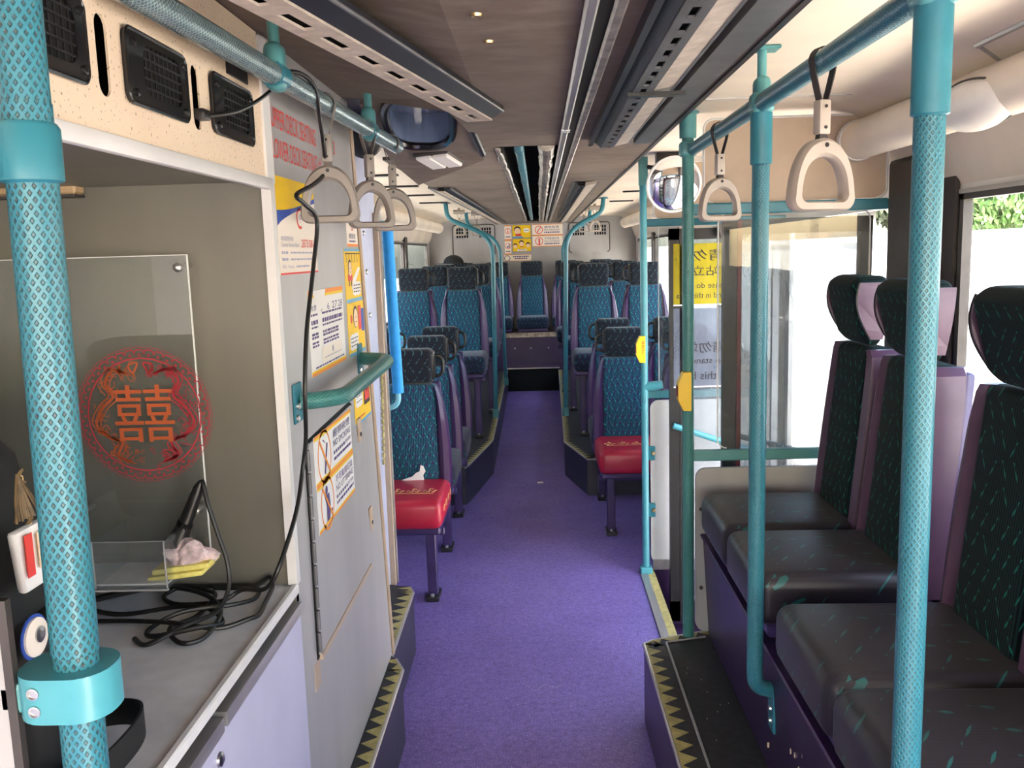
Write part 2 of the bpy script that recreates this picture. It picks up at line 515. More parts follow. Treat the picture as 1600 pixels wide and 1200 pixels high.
class Sheet:
    """a flat printed sheet: fractions (a,b) of its width and height map onto its four corners"""
    def __init__(s, o, w, h, xd, yd, shear=0.):
        s.o, s.X, s.Y = Vector(o), Vector(xd) * w, Vector(yd) * h; s.w, s.h = w, h
        s.n = Vector(xd).cross(Vector(yd)).normalized()
    def p(s, a, b, k=1): return s.o + s.X * a + s.Y * b + s.n * (.0011 + .0005 * k)
    def base(s):
        vs = [s.o + s.X * a + s.Y * b + s.n * d for d in (0.0002, .0012) for a, b in ((0, 0), (1, 0), (1, 1), (0, 1))]
        return MB().add(vs, [(3, 2, 1, 0), (4, 5, 6, 7), (0, 1, 5, 4), (1, 2, 6, 5), (2, 3, 7, 6), (3, 0, 4, 7)])
    def rect(s, mb, a0, b0, a1, b1, k=1): return mb.add([s.p(a0, b0, k), s.p(a1, b0, k), s.p(a1, b1, k), s.p(a0, b1, k)], [(0, 1, 2, 3)])
    def poly(s, mb, pts, k=1): return mb.add([s.p(a, b, k) for a, b in pts], [tuple(range(len(pts)))])
    def disc(s, mb, a, b, r, k=1, n=20, squash=1.): return s.poly(mb, [(a + r * math.cos(2 * PI * i / n) / s.w, b + r * squash * math.sin(2 * PI * i / n) / s.h) for i in range(n)], k)
    def ring(s, mb, a, b, r0, r1, k=1, n=28):
        vs = [s.p(a + r * math.cos(2 * PI * i / n) / s.w, b + r * math.sin(2 * PI * i / n) / s.h, k) for r in (r0, r1) for i in range(n)]
        return mb.add(vs, [(i, (i + 1) % n, n + (i + 1) % n, n + i) for i in range(n)])
    def text(s, mb, t, a0, b0, a1, b1, k=1):
        return text_mb(mb, t, s.p(a0, b0, k), s.X.normalized(), s.Y.normalized(), (a1 - a0) * s.w, (b1 - b0) * s.h)
    def lines(s, mb, a0, a1, b, h, k=1, wmin=.03, wmax=.09, gap=.012):
        a = a0
        while a < a1:
            w = random.uniform(wmin, wmax); s.rect(mb, a, b, min(a + w, a1), b + h, k); a += w + gap
        return mb

# ------------------------------------------------------------------ the shell of the bus
XL, XR, YF, YB, ZC = -1.31, 1.15, -2.2, 10.7, 1.90
fl = MB(); fl.box(XL, .455, YF, YB, -.06, 0); fl.box(.455, XR, YF, 2.86, -.06, 0); fl.box(.455, XR, 4.2, YB, -.06, 0)
struct('floor', fl, 'floor')
struct('trim_11', MB().box(.52, XR + .04, 2.86, 4.2, -.36, -.28).box(.515, .52, 2.86, 4.2, -.36, -.02), 'purple')

# central lowered headlining with its open service channel
CH0, CH1, CY0, CY1 = -.123, .064, 3.02, 9.9
ce = MB()
for poly in ([(CH1, YF), (.40, YF), (.40, YB), (CH1, YB)],
             [(-.13, YF), (CH1, YF), (CH1, CY0), (-.172, CY0), (-.215, 2.25), (-.13, 2.1)],
             [(CH0, CY0), (CH0, CY1), (-.50, CY1), (-.56, 3.30), (-.44, 3.28), (-.172, CY0)],
             [(CH0, CY1), (CH1, CY1), (CH1, YB), (-.50, YB), (-.50, CY1)]):
    ce.prism(poly, ZC, ZC + .012, 'z')
ceil = struct('ceiling', ce, 'ceiling')
lip = MB().box(.388, .40, YF, YB, ZC - .004, 1.965)
build('ceiling_lip', lip, 'dark_trim', ceil)
chn = MB().box(CH0 - .01, CH0, CY0, CY1, ZC, 2.06).box(CH1, CH1 + .01, CY0, CY1, ZC, 2.06).box(CH0, CH1, CY0, CY1, 2.05, 2.06).box(CH0, CH1, CY0 - .01, CY0, ZC, 2.06).box(CH0, CH1, CY1, CY1 + .01, ZC, 2.06)
build('channel_lining', chn, 'void', ceil)
for yy, xx in ((1.37, -.083), (1.539, -.075)):
    build('screw', MB().lathe([(.009, 0), (.008, -.004), (.003, -.006)], (xx, yy, ZC), 'z', 12), 'brass', ceil, smooth=True)
# left slope above the handrail, ending at the stairwell
sl = MB().add([(-.13, YF, 1.90), (-.13, 2.1, 1.90), (-.52, 2.47, 1.978), (-.56, YF, 1.985), (-.13, YF, 1.915), (-.13, 2.1, 1.915), (-.52, 2.47, 1.993), (-.56, YF, 2.0)],
              [(0, 1, 2, 3), (7, 6, 5, 4), (0, 4, 5, 1), (1, 5, 6, 2), (2, 6, 7, 3), (3, 7, 4, 0)])
sl.add([(-.13, 2.1, 1.90), (-.215, 2.26, 1.90), (-.50, 2.47, 1.978), (-.13, 2.1, 1.912), (-.215, 2.26, 1.912), (-.50, 2.47, 1.99)], [(0, 1, 2), (5, 4, 3), (0, 3, 4, 1), (1, 4, 5, 2)])
struct('ceiling_left_slope', sl, 'ceiling')
arcR = [(.40, 1.965), (.86, 1.965), (.97, 1.95), (1.05, 1.90), (1.10, 1.82), (1.125, 1.74), (XR, 1.70)]
sideR = MB().sweep(arcR, YF, 2.90).sweep(arcR, 4.2, YB).sweep([(.40, 1.966), (XR, 1.966)], 2.9, 4.2)
struct('ceiling_right', sideR, 'ceil_side', smooth=True)
seam = MB()
seam.box(.42, 1.0, 2.60, 2.608, 1.961, 1.965)
seam.tube([(.93, -.5, 1.955), (.93, 1.98, 1.955)], .008, 8)
seam.tube([(.93, 1.98, 1.955), (1.06, 2.02, 1.885)], .004, 6)
build('ceiling_seam', seam, 'alu', bpy.data.objects['ceiling_right'])
arcL = [(-.50, 1.965), (-1.00, 1.965), (-1.12, 1.95), (-1.20, 1.90), (-1.26, 1.82), (-1.285, 1.74), (XL, 1.70)]
struct('ceiling_left', MB().sweep(arcL, 3.48, YB), 'ceil_side', smooth=True)
slots = MB()
for y in (4.55, 5.3, 6.1, 7.0): slots.rbox(-.92, -.70, y, y + .05, 1.955, 1.966, .004, 1)
for y in (5.2, 6.4, 7.6): slots.rbox(.60, .80, y, y + .05, 1.955, 1.966, .004, 1)
build('ceiling_slot', slots, 'black', bpy.data.objects['ceiling_left'], kind='stuff')
roof = MB().box(XL - .05, XR + .05, YF - .05, YB + .05, 2.08, 2.14)
struct('roof', roof, 'wall')

struct('bounce_sheet', MB().box(.15, XR - .01, YF + .01, -.15, .0, .012), 'wall_warm')  # unseen pale floor sheet, added to bounce sunlight up to the right ceiling
# side walls, each with its window openings left free
def side_wall(name, X, sgn, spans, zs, zt):
    mb = MB(); x0, x1 = (X, X + .02) if sgn > 0 else (X - .02, X)
    ys = [YF] + [q for s in spans for q in s[:2]] + [YB]
    for i in range(0, len(ys), 2):
        if ys[i + 1] > ys[i]: mb.box(x0, x1, ys[i], ys[i + 1], -.35, 2.08)
    for s in spans:
        z0, z1 = (s[2], s[3]) if len(s) > 2 else (zs, zt)
        mb.box(x0, x1, s[0], s[1], z1, 2.08)
        if z0 > -.3: mb.box(x0, x1, s[0], s[1], -.35, z0)
    return struct(name, mb, 'wall_white')
LWIN = [(-1.9, -.95), (3.62, 5.3), (5.38, 6.9), (6.98, 8.6), (8.75, 10.45)]  # first opening cut short to keep direct sun off the cab partition
RWIN = [(.15, 2.485), (4.32, 5.6), (5.7, 7.2), (7.3, 8.9), (9.0, 10.45)]
side_wall('wall_left', XL, -1, LWIN, .98, 1.69)
side_wall('wall_right', XR, 1, [(-1.75, -.45, -.35, 1.75)] + RWIN[:1] + [(2.93, 4.16, -.30, 1.66)] + RWIN[1:], .95, 1.68)
wi = 0
for X, sg, wins, z0, z1 in ((XL, -1, LWIN, .98, 1.69), (XR, 1, RWIN, .95, 1.68)):
    for (a0, a1) in wins:
        wi += 1
        fr = MB(); t = .022; x0, x1 = X - sg * .010, X + sg * .016
        fr.box(x0, x1, a0, a0 + t, z0, z1).box(x0, x1, a1 - t, a1, z0, z1).box(x0, x1, a0, a1, z0, z0 + t).box(x0, x1, a0, a1, z1 - t, z1)
        w = struct('window_%d' % wi, fr, 'dark_trim')
        build('pane', MB().box(X + sg * .008, X + sg * .013, a0 + t, a1 - t, z0 + t, z1 - t), 'glass' if a0 < 2 or X > 0 else 'glass_dimming', w)
        build('rail', MB().box(X - sg * .014, X - sg * .006, a0, a1, z1 - .006, z1 + .006), 'alu', w)
# dark pillars between the panes
pil = MB().rbox(1.085, XR - .002, 2.60, 2.855, .30, 1.80, .015, 2).rbox(1.135, XR - .002, 2.50, 2.60, .30, 1.80, .004, 1)
struct('trim_1', pil, 'dark_trim')
pl = MB()
for y in (3.55, 5.34, 6.94, 8.67): pl.box(XL, XL + .03, y - .07, y + .07, .6, 1.74)
for y in (5.65, 7.25, 8.95): pl.box(XR - .03, XR, y - .06, y + .06, .6, 1.72)
struct('trim_2', pl, 'dark_trim')
# rear wall
struct('wall_back', MB().box(XL, XR, YB, YB + .06, 0, 2.08), 'wall')
# nose of the bus behind the camera: sill, windscreen, pillars
struct('wall_front', MB().box(XL, XR, YF - .05, YF, -.35, .80).box(XL, XR, YF - .05, YF, 1.86, 2.08), 'wall')
w = struct('window_20', MB().box(XL, XL + .06, YF - .05, YF, .8, 1.86).box(XR - .06, XR, YF - .05, YF, .8, 1.86).box(-.12, -.06, YF - .05, YF, .8, 1.86), 'dark_trim')
build('pane', MB().box(XL + .06, XR - .06, YF - .03, YF - .024, .8, 1.86), 'glass', w)

# ------------------------------------------------------------------ stair casing on the left (X = -.52)
XS = -.52
sw = MB()
sw.prism([(1.745, 0), (2.77, 0), (2.77, .25), (2.535, 1.90), (2.53, 1.985), (1.745, 1.985)], XS - .02, XS, 'x')
wst = struct('wall_stair', sw, 'wall')
build('edge_trim', MB().tube([(XS + .004, 2.775, .25), (XS + .004, 2.54, 1.905)], .006, 6), 'wall_warm', wst)
build('corner_trim', MB().box(XS - .012, XS + .007, 1.733, 1.757, .89, 1.70).box(XS - .012, XS + .005, 1.727, 1.772, 1.70, 1.97), 'wall_white', wst)
# second casing panel, set back, the blue of the daylight put into its colour
w2 = struct('wall_stair_inner', MB().prism([(2.5, 0), (3.44, 0), (3.50, 1.98), (2.5, 1.98)], -.655, -.635, 'x'), 'daylit_bluegrey')
for y, z in ((3.25, 1.64), (3.27, 1.50), (3.29, 1.34), (2.98, 1.72)): build('bolt', MB().lathe([(.010, 0), (.009, .004), (.004, .007)], (-.635, y, z), 'x', 12), 'steel', w2, smooth=True)
ed = MB().box(-.66, -.615, 3.44, 3.462, .23, 1.72)
build('end_trim', ed, 'wall_warm', w2)
build('end_trim', MB().box(-.66, -.610, 3.468, 3.490, .23, 1.72), 'alu', w2)
lump = MB()
for i in range(14):
    z = 1.10 - i * .026
    lump.rbox(-.632, -.622, 3.425 - .004 * i, 3.437 - .004 * i, z - .014, z + .010, .003, 1)
build('rubber_edging', lump, 'yellow_dull', w2)
struct('wall_stair_end', MB().box(XL, -.655, 3.44, 3.47, 0, 1.98), 'wall_white')
struct('wall_stair_lining', MB().box(-.80, -.79, 1.78, 3.44, 1.0, 2.06), 'blue_inner')

# ------------------------------------------------------------------ alcove: back board, counter, cabinet, grille fascia
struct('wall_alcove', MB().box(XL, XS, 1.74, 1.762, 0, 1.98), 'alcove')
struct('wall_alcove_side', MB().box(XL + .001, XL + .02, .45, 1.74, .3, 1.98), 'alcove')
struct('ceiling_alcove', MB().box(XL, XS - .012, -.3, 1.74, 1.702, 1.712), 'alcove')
fas = thing('grille_fascia', 'speckled cream fascia board carrying the black air grilles above the alcove', 'panel', (XS, 1.2, 1.70))
fb = MB()
# board built as strips so that the oval slots are real openings
def slot_holes(y0, y1, z0, z1, holes):
    ys = y0
    for a, b, c, d in holes:
        fb.box(XS - .003, XS, ys, a, z0, z1)
        n = 8; r = (b - a) / 2; cy = (a + b) / 2
        top = [(cy + r * math.cos(t), d - r + r * math.sin(t)) for t in [PI * k / n for k in range(n + 1)]]
        bot = [(cy + r * math.cos(t), c + r + r * math.sin(t)) for t in [PI + PI * k / n for k in range(n + 1)]]
        fb.prism([(b, z1), (a, z1)] + [(p[0], p[1]) for p in reversed(top)], XS - .003, XS, 'x')
        fb.prism([(a, z0), (b, z0)] + [(p[0], p[1]) for p in reversed(bot)], XS - .003, XS, 'x')
        ys = b
    fb.box(XS - .003, XS, ys, y1, z0, z1)
slot_holes(.2, 1.728, 1.706, 1.975, [(.79, .815, 1.756, 1.848), (1.088, 1.118, 1.753, 1.850), (1.384, 1.414, 1.753, 1.850)])
build('board', fb, 'speck', fas)
build('edge_strip', MB().rbox(XS - .006, XS + .008, .2, 1.75, 1.686, 1.709, .004, 2), 'wall_white', fas, smooth=True)
build('backing', MB().box(XS - .10, XS - .09, .2, 1.72, 1.72, 1.97), 'void', fas)
build('number_plate', MB().rbox(XS, XS + .004, 1.545, 1.65, 1.865, 1.89, .001, 1), 'black', fas)
def grille(y0, y1, z0, z1, label):
    g = thing('air_grille', label, 'grille', (XS, (y0 + y1) / 2, z0), 0, 'black air grilles over the alcove')
    fr = MB(); o = rrect(y0, y1, z0, z1, .014); cy0, cy1 = y0 + .05, y1 - .022
    i_ = rrect(cy0, cy1, z0 + .016, z1 - .012, .020)
    n = len(o)
    ringfaces(fr, o, i_, lambda p, k: (XS + (.006 if k else .0), p[0], p[1]))
    build('frame', fr, 'black_gloss', g, smooth=True)
    lipm = MB().tube(dense([(XS + .005, p[0], p[1]) for p in o + o[:1]], .05), .003, 6, cap=False)
    build('rim', lipm, 'black_gloss', g, smooth=True)
    build('backing', MB().box(XS + .0004, XS + .0012, y0 + .01, y1 - .01, z0 + .01, z1 - .01), 'void', g)
    bars = MB(); k = 0
    y = cy0 + .012
    while y < cy1 - .004:
        bars.box(XS + .0015, XS + .0035, y - .0012, y + .0012, z0 + .016, z1 - .012); y += .0145
    z = z0 + .026
    while z < z1 - .016:
        bars.box(XS + .003, XS + .005, cy0, cy1, z - .0011, z + .0011); z += .0125
    build('mesh_bars', bars, 'black', g, kind='stuff')
    for yy in (y0 + .022, y1 - .011):
        for zz in (z0 + .014, z1 - .016): build('screw', MB().lathe([(.0055, 0), (.005, .003), (.002, .004)], (XS + .006, yy, zz), 'x', 10), 'black_gloss', g, smooth=True)
grille(.845, 1.054, 1.758, 1.853, 'black air grille nearest the diamond-grip pole, first of three over the alcove')
grille(1.155, 1.352, 1.757, 1.850, 'middle black air grille between the two oval slots over the alcove')
grille(1.457, 1.657, 1.758, 1.852, 'black air grille beside the wall lettering, with the cable clip at its corner')
clip = thing('cable_clip', 'small black jack plug stuck in the oval slot, its lead rising to the handrail', 'plug', (XS, 1.405, 1.776))
build('plug', MB().rbox(XS - .004, XS + .016, 1.385, 1.415, 1.768, 1.784, .003, 2), 'black', clip, smooth=True)
build('lead', MB().tube(spline([(XS + .014, 1.41, 1.776), (XS + .035, 1.47, 1.790), (-.48, 1.58, 1.825), (-.462, 1.66, 1.868)]), .0035, 8), 'cable', clip, smooth=True)

ct = thing('counter', 'grey worn counter top in the alcove under the coiled cable', 'counter', (-.9, 1.1, .86))
build('top', MB().box(XL + .02, XS + .003, .45, 1.74, .868, .888), 'counter', ct)
build('edge_strip', MB().rbox(XS - .004, XS + .010, .45, 1.735, .872, .893, .003, 1), 'wall_white', ct)
cab = thing('cabinet', 'lilac grey cupboard front below the alcove counter', 'cabinet', (XS, 1.1, .25))
build('front_panel', MB().box(XS - .018, XS + .004, .45, 1.752, .25, .835), 'lilac', cab)
build('top_strip', MB().box(XS - .016, XS + .012, 1.292, 1.74, .828, .852), 'alu', cab)
build('top_strip', MB().box(XS - .016, XS + .009, .45, 1.286, .822, .846), 'alu', cab)
build('shadow_gap', MB().box(XS - .05, XS - .017, .45, 1.74, .84, .87), 'void', cab)
lk = MB().lathe([(.012, 0), (.011, .004), (.007, .006)], (XS + .004, 1.268, .786), 'x', 16)
build('lock', lk, 'steel', cab, smooth=True)
build('inner_edge', MB().box(XS - .012, XS - .005, .47, .49, .26, .83), 'dark_trim', cab)

# acrylic sheet, papercut, rack
ac = thing('acrylic_sheet', 'clear acrylic sheet screwed to the alcove back board behind the red papercut', 'acrylic', (-.9, 1.70, .95))
build('sheet', MB().box(-1.15, -.674, 1.698, 1.702, .955, 1.567), 'acrylic', ac)
build('sheet_edge', MB().box(-.6745, -.673, 1.6975, 1.7025, .955, 1.567).box(-1.15, -.673, 1.6975, 1.7025, 1.566, 1.5675), 'acrylic_edge_lit', ac)
for x, z in ((-.693, 1.543), (-.698, 1.061), (-.924, 1.066), (-1.12, 1.54)):
    build('screw', MB().lathe([(.006, 0), (.006, -.035), (.009, -.036), (.008, -.041), (.003, -.043)], (x, 1.735, z), 'y', 14), 'steel', ac, smooth=True)
pc = thing('papercut_sticker', 'round red and orange wedding papercut with the double happiness sign', 'sticker', (-.781, 1.695, 1.125))
sh = Sheet((-.916, 1.6955, 1.124), .270, .270, (1, 0, 0), (0, 0, 1))
def wig(mb, pts, wd, k=1):
    P = spline([(p[0], p[1], 0) for p in pts], 5)
    for i in range(len(P) - 1):
        d = (P[i + 1] - P[i]); nn = Vector((-d.y, d.x, 0)).normalized() * wd
        q = [P[i] - nn, P[i + 1] - nn, P[i + 1] + nn, P[i] + nn]
        mb.add([sh.p(p.x, p.y, k) for p in q], [(0, 1, 2, 3)])
ringm = MB(); sh.ring(ringm, .5, .5, .1105, .1135); sh.ring(ringm, .5, .5, .1335, .1345)
for i in range(40):
    t = 2 * PI * i / 40; c = (.5 + .455 * math.cos(t), .5 + .455 * math.sin(t))
    lobes = []
    for k in range(13):
        a_ = PI * k / 12; r_ = .034 * (1 - .22 * math.exp(-((a_ - PI / 2) / .25) ** 2))
        lx, ly = r_ * math.cos(a_) * 1.05, r_ * math.sin(a_) * 1.15 - .012
        lobes.append((c[0] + ly * math.cos(t) - lx * math.sin(t), c[1] + ly * math.sin(t) + lx * math.cos(t)))
    wig(ringm, lobes[::2], .0045)
    sh.ring(ringm, c[0] - .018 * math.cos(t), c[1] - .018 * math.sin(t), .0010, .0030, n=8)
build('border', ringm, 'red_print', pc)
fig = MB(); fo = MB()
for side, mbx in ((1, fig), (-1, fo)):                   # dragon on one side, phoenix on the other
    body = [(.5 + side * q[0], q[1]) for q in ((.10, .80), (.20, .83), (.27, .74), (.22, .64), (.30, .56), (.36, .44), (.28, .34), (.18, .30), (.22, .20), (.12, .15))]
    wig(mbx, body, .010); wig(mbx, [(x + side * .03, y + .012) for x, y in body], .004); wig(mbx, [(x - side * .03, y - .012) for x, y in body], .004)
    for i in range(len(body) - 1):
        for j in range(4):
            t = j / 4; x = body[i][0] * (1 - t) + body[i + 1][0] * t; y = body[i][1] * (1 - t) + body[i + 1][1] * t
            an = random.uniform(0, 2 * PI); ln = random.uniform(.03, .075)
            wig(mbx, [(x, y), (x + ln * .6 * math.cos(an), y + ln * .6 * math.sin(an)), (x + ln * math.cos(an + .5), y + ln * math.sin(an + .5))], .0028)
    for i in range(10):
        t0 = random.uniform(.25, 1.2); a0 = PI / 2 - side * t0 if i % 2 else -PI / 2 + side * t0
        r0 = random.uniform(.27, .33)
        wig(mbx, [(.5 + r * math.cos(a0 + side * (r - r0) * 1.3), .5 + r * math.sin(a0 + side * (r - r0) * 1.3)) for r in (r0, r0 + .04, r0 + .075)], .003)
    for i in range(70):                                  # curls of cloud, scale and feather between the bodies and the border
        t0 = random.uniform(-1.45, 1.45); rr_ = random.uniform(.24, .395); x = .5 + side * rr_ * math.cos(t0); y = .5 + rr_ * math.sin(t0)
        if abs(x - .5) < .25 and abs(y - .51) < .25: continue
        ph = random.uniform(0, 6); rad = random.uniform(.012, .028)
        wig(mbx, [(x + rad * (1 - k * .1) * math.cos(ph + k * .8), y + rad * (1 - k * .1) * math.sin(ph + k * .8)) for k in range(6)], .0026)
    wig(mbx, [(.5 + side * .05, .79), (.5 + side * .09, .86), (.5 + side * .02, .88), (.5 + side * .06, .80)], .007)
build('dragon', fig, 'red_print', pc); build('phoenix', fo, 'orange_print', pc)
hm = MB(); sh.text(hm, '囍', .28, .30, .72, .72, 2); build('double_happiness', hm, 'orange_print', pc)

rk = thing('acrylic_rack', 'clear acrylic pocket rack on the alcove board holding the microphone', 'rack', (-.85, 1.64, .955))
build('shelf', MB().box(-1.10, -.706, 1.56, 1.695, .952, .957), 'acrylic', rk)
build('front', MB().box(-1.10, -.706, 1.558, 1.562, .952, 1.045), 'acrylic', rk)
for x in (-.975, -.84, -.706):
    build('divider', MB().box(x - .002, x + .002, 1.56, 1.695, .955, 1.045), 'acrylic', rk)
build('bright_edge', MB().box(-1.10, -.704, 1.558, 1.562, 1.0442, 1.0452).box(-.7062, -.7050, 1.557, 1.562, .955, 1.045).box(-.8405, -.8395, 1.557, 1.560, .955, 1.045).box(-1.10, -.704, 1.557, 1.563, .950, .953), 'wall', rk)
build('wooden_base', MB().box(-1.10, -.71, 1.57, 1.69, .957, .960), 'counter', rk)
mic = thing('microphone', 'black hand microphone leaning head down in the acrylic rack', 'microphone', (-.72, 1.63, .97))
mp = [(-.655, 1.635, 1.138), (-.662, 1.635, 1.125), (-.675, 1.633, 1.095), (-.690, 1.630, 1.06), (-.705, 1.628, 1.030), (-.715, 1.626, 1.008), (-.722, 1.625, .985)]
build('body', MB().tube(mp, [.005, .010, .012, .014, .019, .022, .016], 16), 'black', mic, smooth=True)
build('ring', MB().tube(mp[3:5], [.0155, .0155], 16), 'black_gloss', mic, smooth=True)
pk = thing('crumpled_tissue', 'crumpled pink and white tissue wrapped round the microphone head', 'tissue', (-.69, 1.625, .985))
def blob(mb, c, rx, ry, rz, amp, seed, sub=3):
    rnd = random.Random(seed); b = bmesh.new(); bmesh.ops.create_icosphere(b, subdivisions=sub, radius=1)
    ph = [(Vector((rnd.uniform(-1, 1), rnd.uniform(-1, 1), rnd.uniform(-1, 1))), rnd.uniform(2, 7), rnd.uniform(0, 6)) for _ in range(7)]
    for v in b.verts:
        k = 1 + amp * sum(math.sin(d.dot(v.co) * f + p) for d, f, p in ph) / 3
        v.co = (c[0] + v.co.x * rx * k, c[1] + v.co.y * ry * k, c[2] + v.co.z * rz * k)
    return mb.bm(b)
build('tissue', blob(MB(), (-.688, 1.610, 1.000), .042, .017, .026, .42, 3), 'pink_paper', pk)
spg = thing('sponge', 'yellow foam sponge lying on the acrylic rack below the tissue', 'sponge', (-.68, 1.62, .965))
build('pad', MB().rbox(-.755, -.648, 1.585, 1.655, .961, .972, .004, 2, fn=lambda x, y, z: (x, y, z + (x + .70) * .12)), 'sponge', spg, smooth=True)
build('pad', MB().rbox(-.748, -.636, 1.59, 1.65, .9725, .984, .004, 2, fn=lambda x, y, z: (x, y, z + (x + .70) * .12)), 'sponge', spg, smooth=True)
wb = thing('wooden_block', 'pale wooden block fixed high on the alcove board beside the near pole', 'block', (-.96, 1.72, 1.68))
build('block', MB().rbox(-1.08, -.879, 1.70, 1.738, 1.688, 1.722, .004, 1), 'wood', wb)
build('metal_edge', MB().box(-1.08, -.879, 1.698, 1.736, 1.682, 1.687), 'dark_trim', wb)

# long black cable: from the handrail through the strap loop, down to the coil
cz = .894
cpts = [(-.462, 1.67, 1.888), (-.44, 1.715, 1.896), (-.424, 1.765, 1.878), (-.432, 1.83, 1.825), (-.44, 1.885, 1.77), (-.445, 1.90, 1.731), (-.45, 1.816, 1.70), (-.455, 1.70, 1.672), (-.452, 1.745, 1.657),
        (-.45, 1.825, 1.628), (-.455, 1.79, 1.53), (-.46, 1.73, 1.41), (-.46, 1.69, 1.30), (-.475, 1.73, 1.20), (-.49, 1.745, 1.13), (-.49, 1.68, 1.06), (-.50, 1.58, .985), (-.535, 1.60, .935)]
coil = [(-.60, 1.655, .912), (-.64, 1.643, cz), (-.717, 1.63, cz), (-.765, 1.672, cz), (-.740, 1.712, cz + .006), (-.69, 1.70, cz), (-.655, 1.655, cz + .006), (-.66, 1.57, cz), (-.685, 1.51, cz + .004), (-.645, 1.455, cz), (-.610, 1.475, cz), (-.61, 1.56, cz + .008),
        (-.655, 1.635, cz + .01), (-.73, 1.69, cz + .008), (-.80, 1.715, cz), (-.865, 1.70, cz), (-.905, 1.66, cz), (-.87, 1.606, cz), (-.80, 1.587, cz), (-.70, 1.60, cz + .008), (-.64, 1.585, cz + .008), (-.60, 1.54, cz), (-.625, 1.49, cz + .012), (-.70, 1.47, cz + .006),
        (-.725, 1.52, cz), (-.68, 1.56, cz + .014), (-.60, 1.60, cz + .010), (-.575, 1.66, cz), (-.60, 1.72, cz), (-.70, 1.725, cz), (-.78, 1.70, cz + .010), (-.88, 1.645, cz + .008), (-.96, 1.60, cz)]
cab2 = [(-.90, 1.555, cz), (-.80, 1.555, cz), (-.735, 1.540, cz + .004), (-.68, 1.505, cz + .016), (-.60, 1.515, cz), (-.552, 1.545, cz + .004), (-.542, 1.575, cz), (-.548, 1.63, cz), (-.555, 1.70, cz + .004), (-.566, 1.722, cz + .018), (-.60, 1.716, cz), (-.68, 1.715, cz)]
mc = [(-.655, 1.635, 1.137), (-.650, 1.63, 1.134), (-.641, 1.62, 1.10), (-.622, 1.61, 1.04), (-.605, 1.60, .99), (-.600, 1.585, .945), (-.612, 1.55, .912), (-.65, 1.49, cz + .016), (-.70, 1.45, cz), (-.735, 1.475, cz)]
cb = tag(build('cable', MB().tube(spline(cpts + coil, 6), .0045, 8).tube(spline(cab2, 6), .0045, 8).tube(spline(mc, 6), .0045, 8), 'cable', smooth=True),
         'black microphone cable hanging through the first strap and coiled on the counter', 'cable')

# bag and its charms behind the near pole
bagt = thing('backpack', 'black backpack on the counter half hidden by the near pole', 'bag', (-.86, 1.10, .889))
def bagf(x, y, z):
    k = max(0, (z - 1.05)) / .3
    return (x - .08 * k * k, y + .02 * math.sin(z * 22), z)
build('body', MB().rbox(-1.12, -.655, .98, 1.20, .889, 1.36, .06, 4, fn=bagf), 'bag', bagt, smooth=True)
build('front_pocket', MB().rbox(-.70, -.625, 1.00, 1.17, .895, 1.10, .03, 3), 'bag', bagt, smooth=True)
build('strap', MB().tube(spline([(-.99, .965, 1.30), (-.86, .95, 1.24), (-.80, .94, 1.12), (-.83, .945, 1.0)]), .014, 8), 'bag', bagt, smooth=True)
bd = build('badge', MB().lathe([(.024, 0), (.024, .004), (.020, .006)], (-.627, 1.010, 1.105), 'x', 24), 'paper_cream', bagt, smooth=True, label='cream round badge with blue rim')
build('badge_ring', MB().lathe([(.028, 0), (.028, .002)], (-.628, 1.010, 1.105), 'x', 24), 'sign_blue', bd)
build('badge_center', MB().lathe([(.010, 0), (.010, .002), (.004, .003)], (-.621, 1.012, 1.108), 'x', 20), 'steel', bd)
lp = MB(); P = spline([(-.69, 1.16, .89), (-.62, 1.17, .90), (-.560, 1.13, .915), (-.545, 1.06, .915), (-.575, .99, .90), (-.66, .97, .89)], 6)
lv = [(p.x, p.y, p.z + h) for p in P for h in (0, .040)]
lv2 = [(p.x - .004, p.y, p.z + h) for p in P for h in (0, .040)]
nP = len(P)
lp.add(lv + lv2, [(2 * i, 2 * i + 2, 2 * i + 3, 2 * i + 1) for i in range(nP - 1)] + [(2 * nP + 2 * i, 2 * nP + 2 * i + 1, 2 * nP + 2 * i + 3, 2 * nP + 2 * i + 2) for i in range(nP - 1)] + [(2 * i + 1, 2 * i + 3, 2 * nP + 2 * i + 3, 2 * nP + 2 * i + 1) for i in range(nP - 1)] + [(2 * i, 2 * nP + 2 * i, 2 * nP + 2 * i + 2, 2 * i + 2) for i in range(nP - 1)])
build('loop', lp, 'bag', bagt, smooth=True)
chm = thing('bag_charm', 'golden tassel charm on a chain with a red and white snack packet', 'charm', (-.65, 1.06, 1.18))
ch = MB()
for i in range(10):
    z = 1.300 - i * .008
    ch.tube([(-.648 + (0 if i % 2 else .004 * math.sin(t)), 1.052 + .0012 * i + .004 * math.cos(t), z + .005 * math.sin(t)) for t in [2 * PI * k / 8 for k in range(9)]], .0011, 6)
build('chain', ch, 'brass', chm, smooth=True, kind='stuff')
ts = MB()
for i in range(22):
    a_ = random.uniform(-.6, .6); ts.tube([(-.648, 1.045, 1.300), (-.643, 1.045 + .03 * a_, 1.27), (-.642 + .006 * random.random(), 1.045 + .05 * a_, 1.245)], .0018, 5)
build('tassel', ts, 'bronze', chm, kind='stuff')
pkt = build('packet', MB().rbox(-.655, -.640, 1.022, 1.100, 1.150, 1.232, .006, 2, fn=lambda x, y, z: (x + .004 * math.sin(y * 120), y + (1.23 - z) * .12, z)), 'paper', chm, smooth=True)
build('packet_side', MB().box(-.6385, -.6375, 1.030, 1.046, 1.172, 1.226), 'sign_red', pkt)
build('packet_print', MB().box(-.6380, -.6372, 1.056, 1.094, 1.176, 1.222), 'sign_skin', pkt)

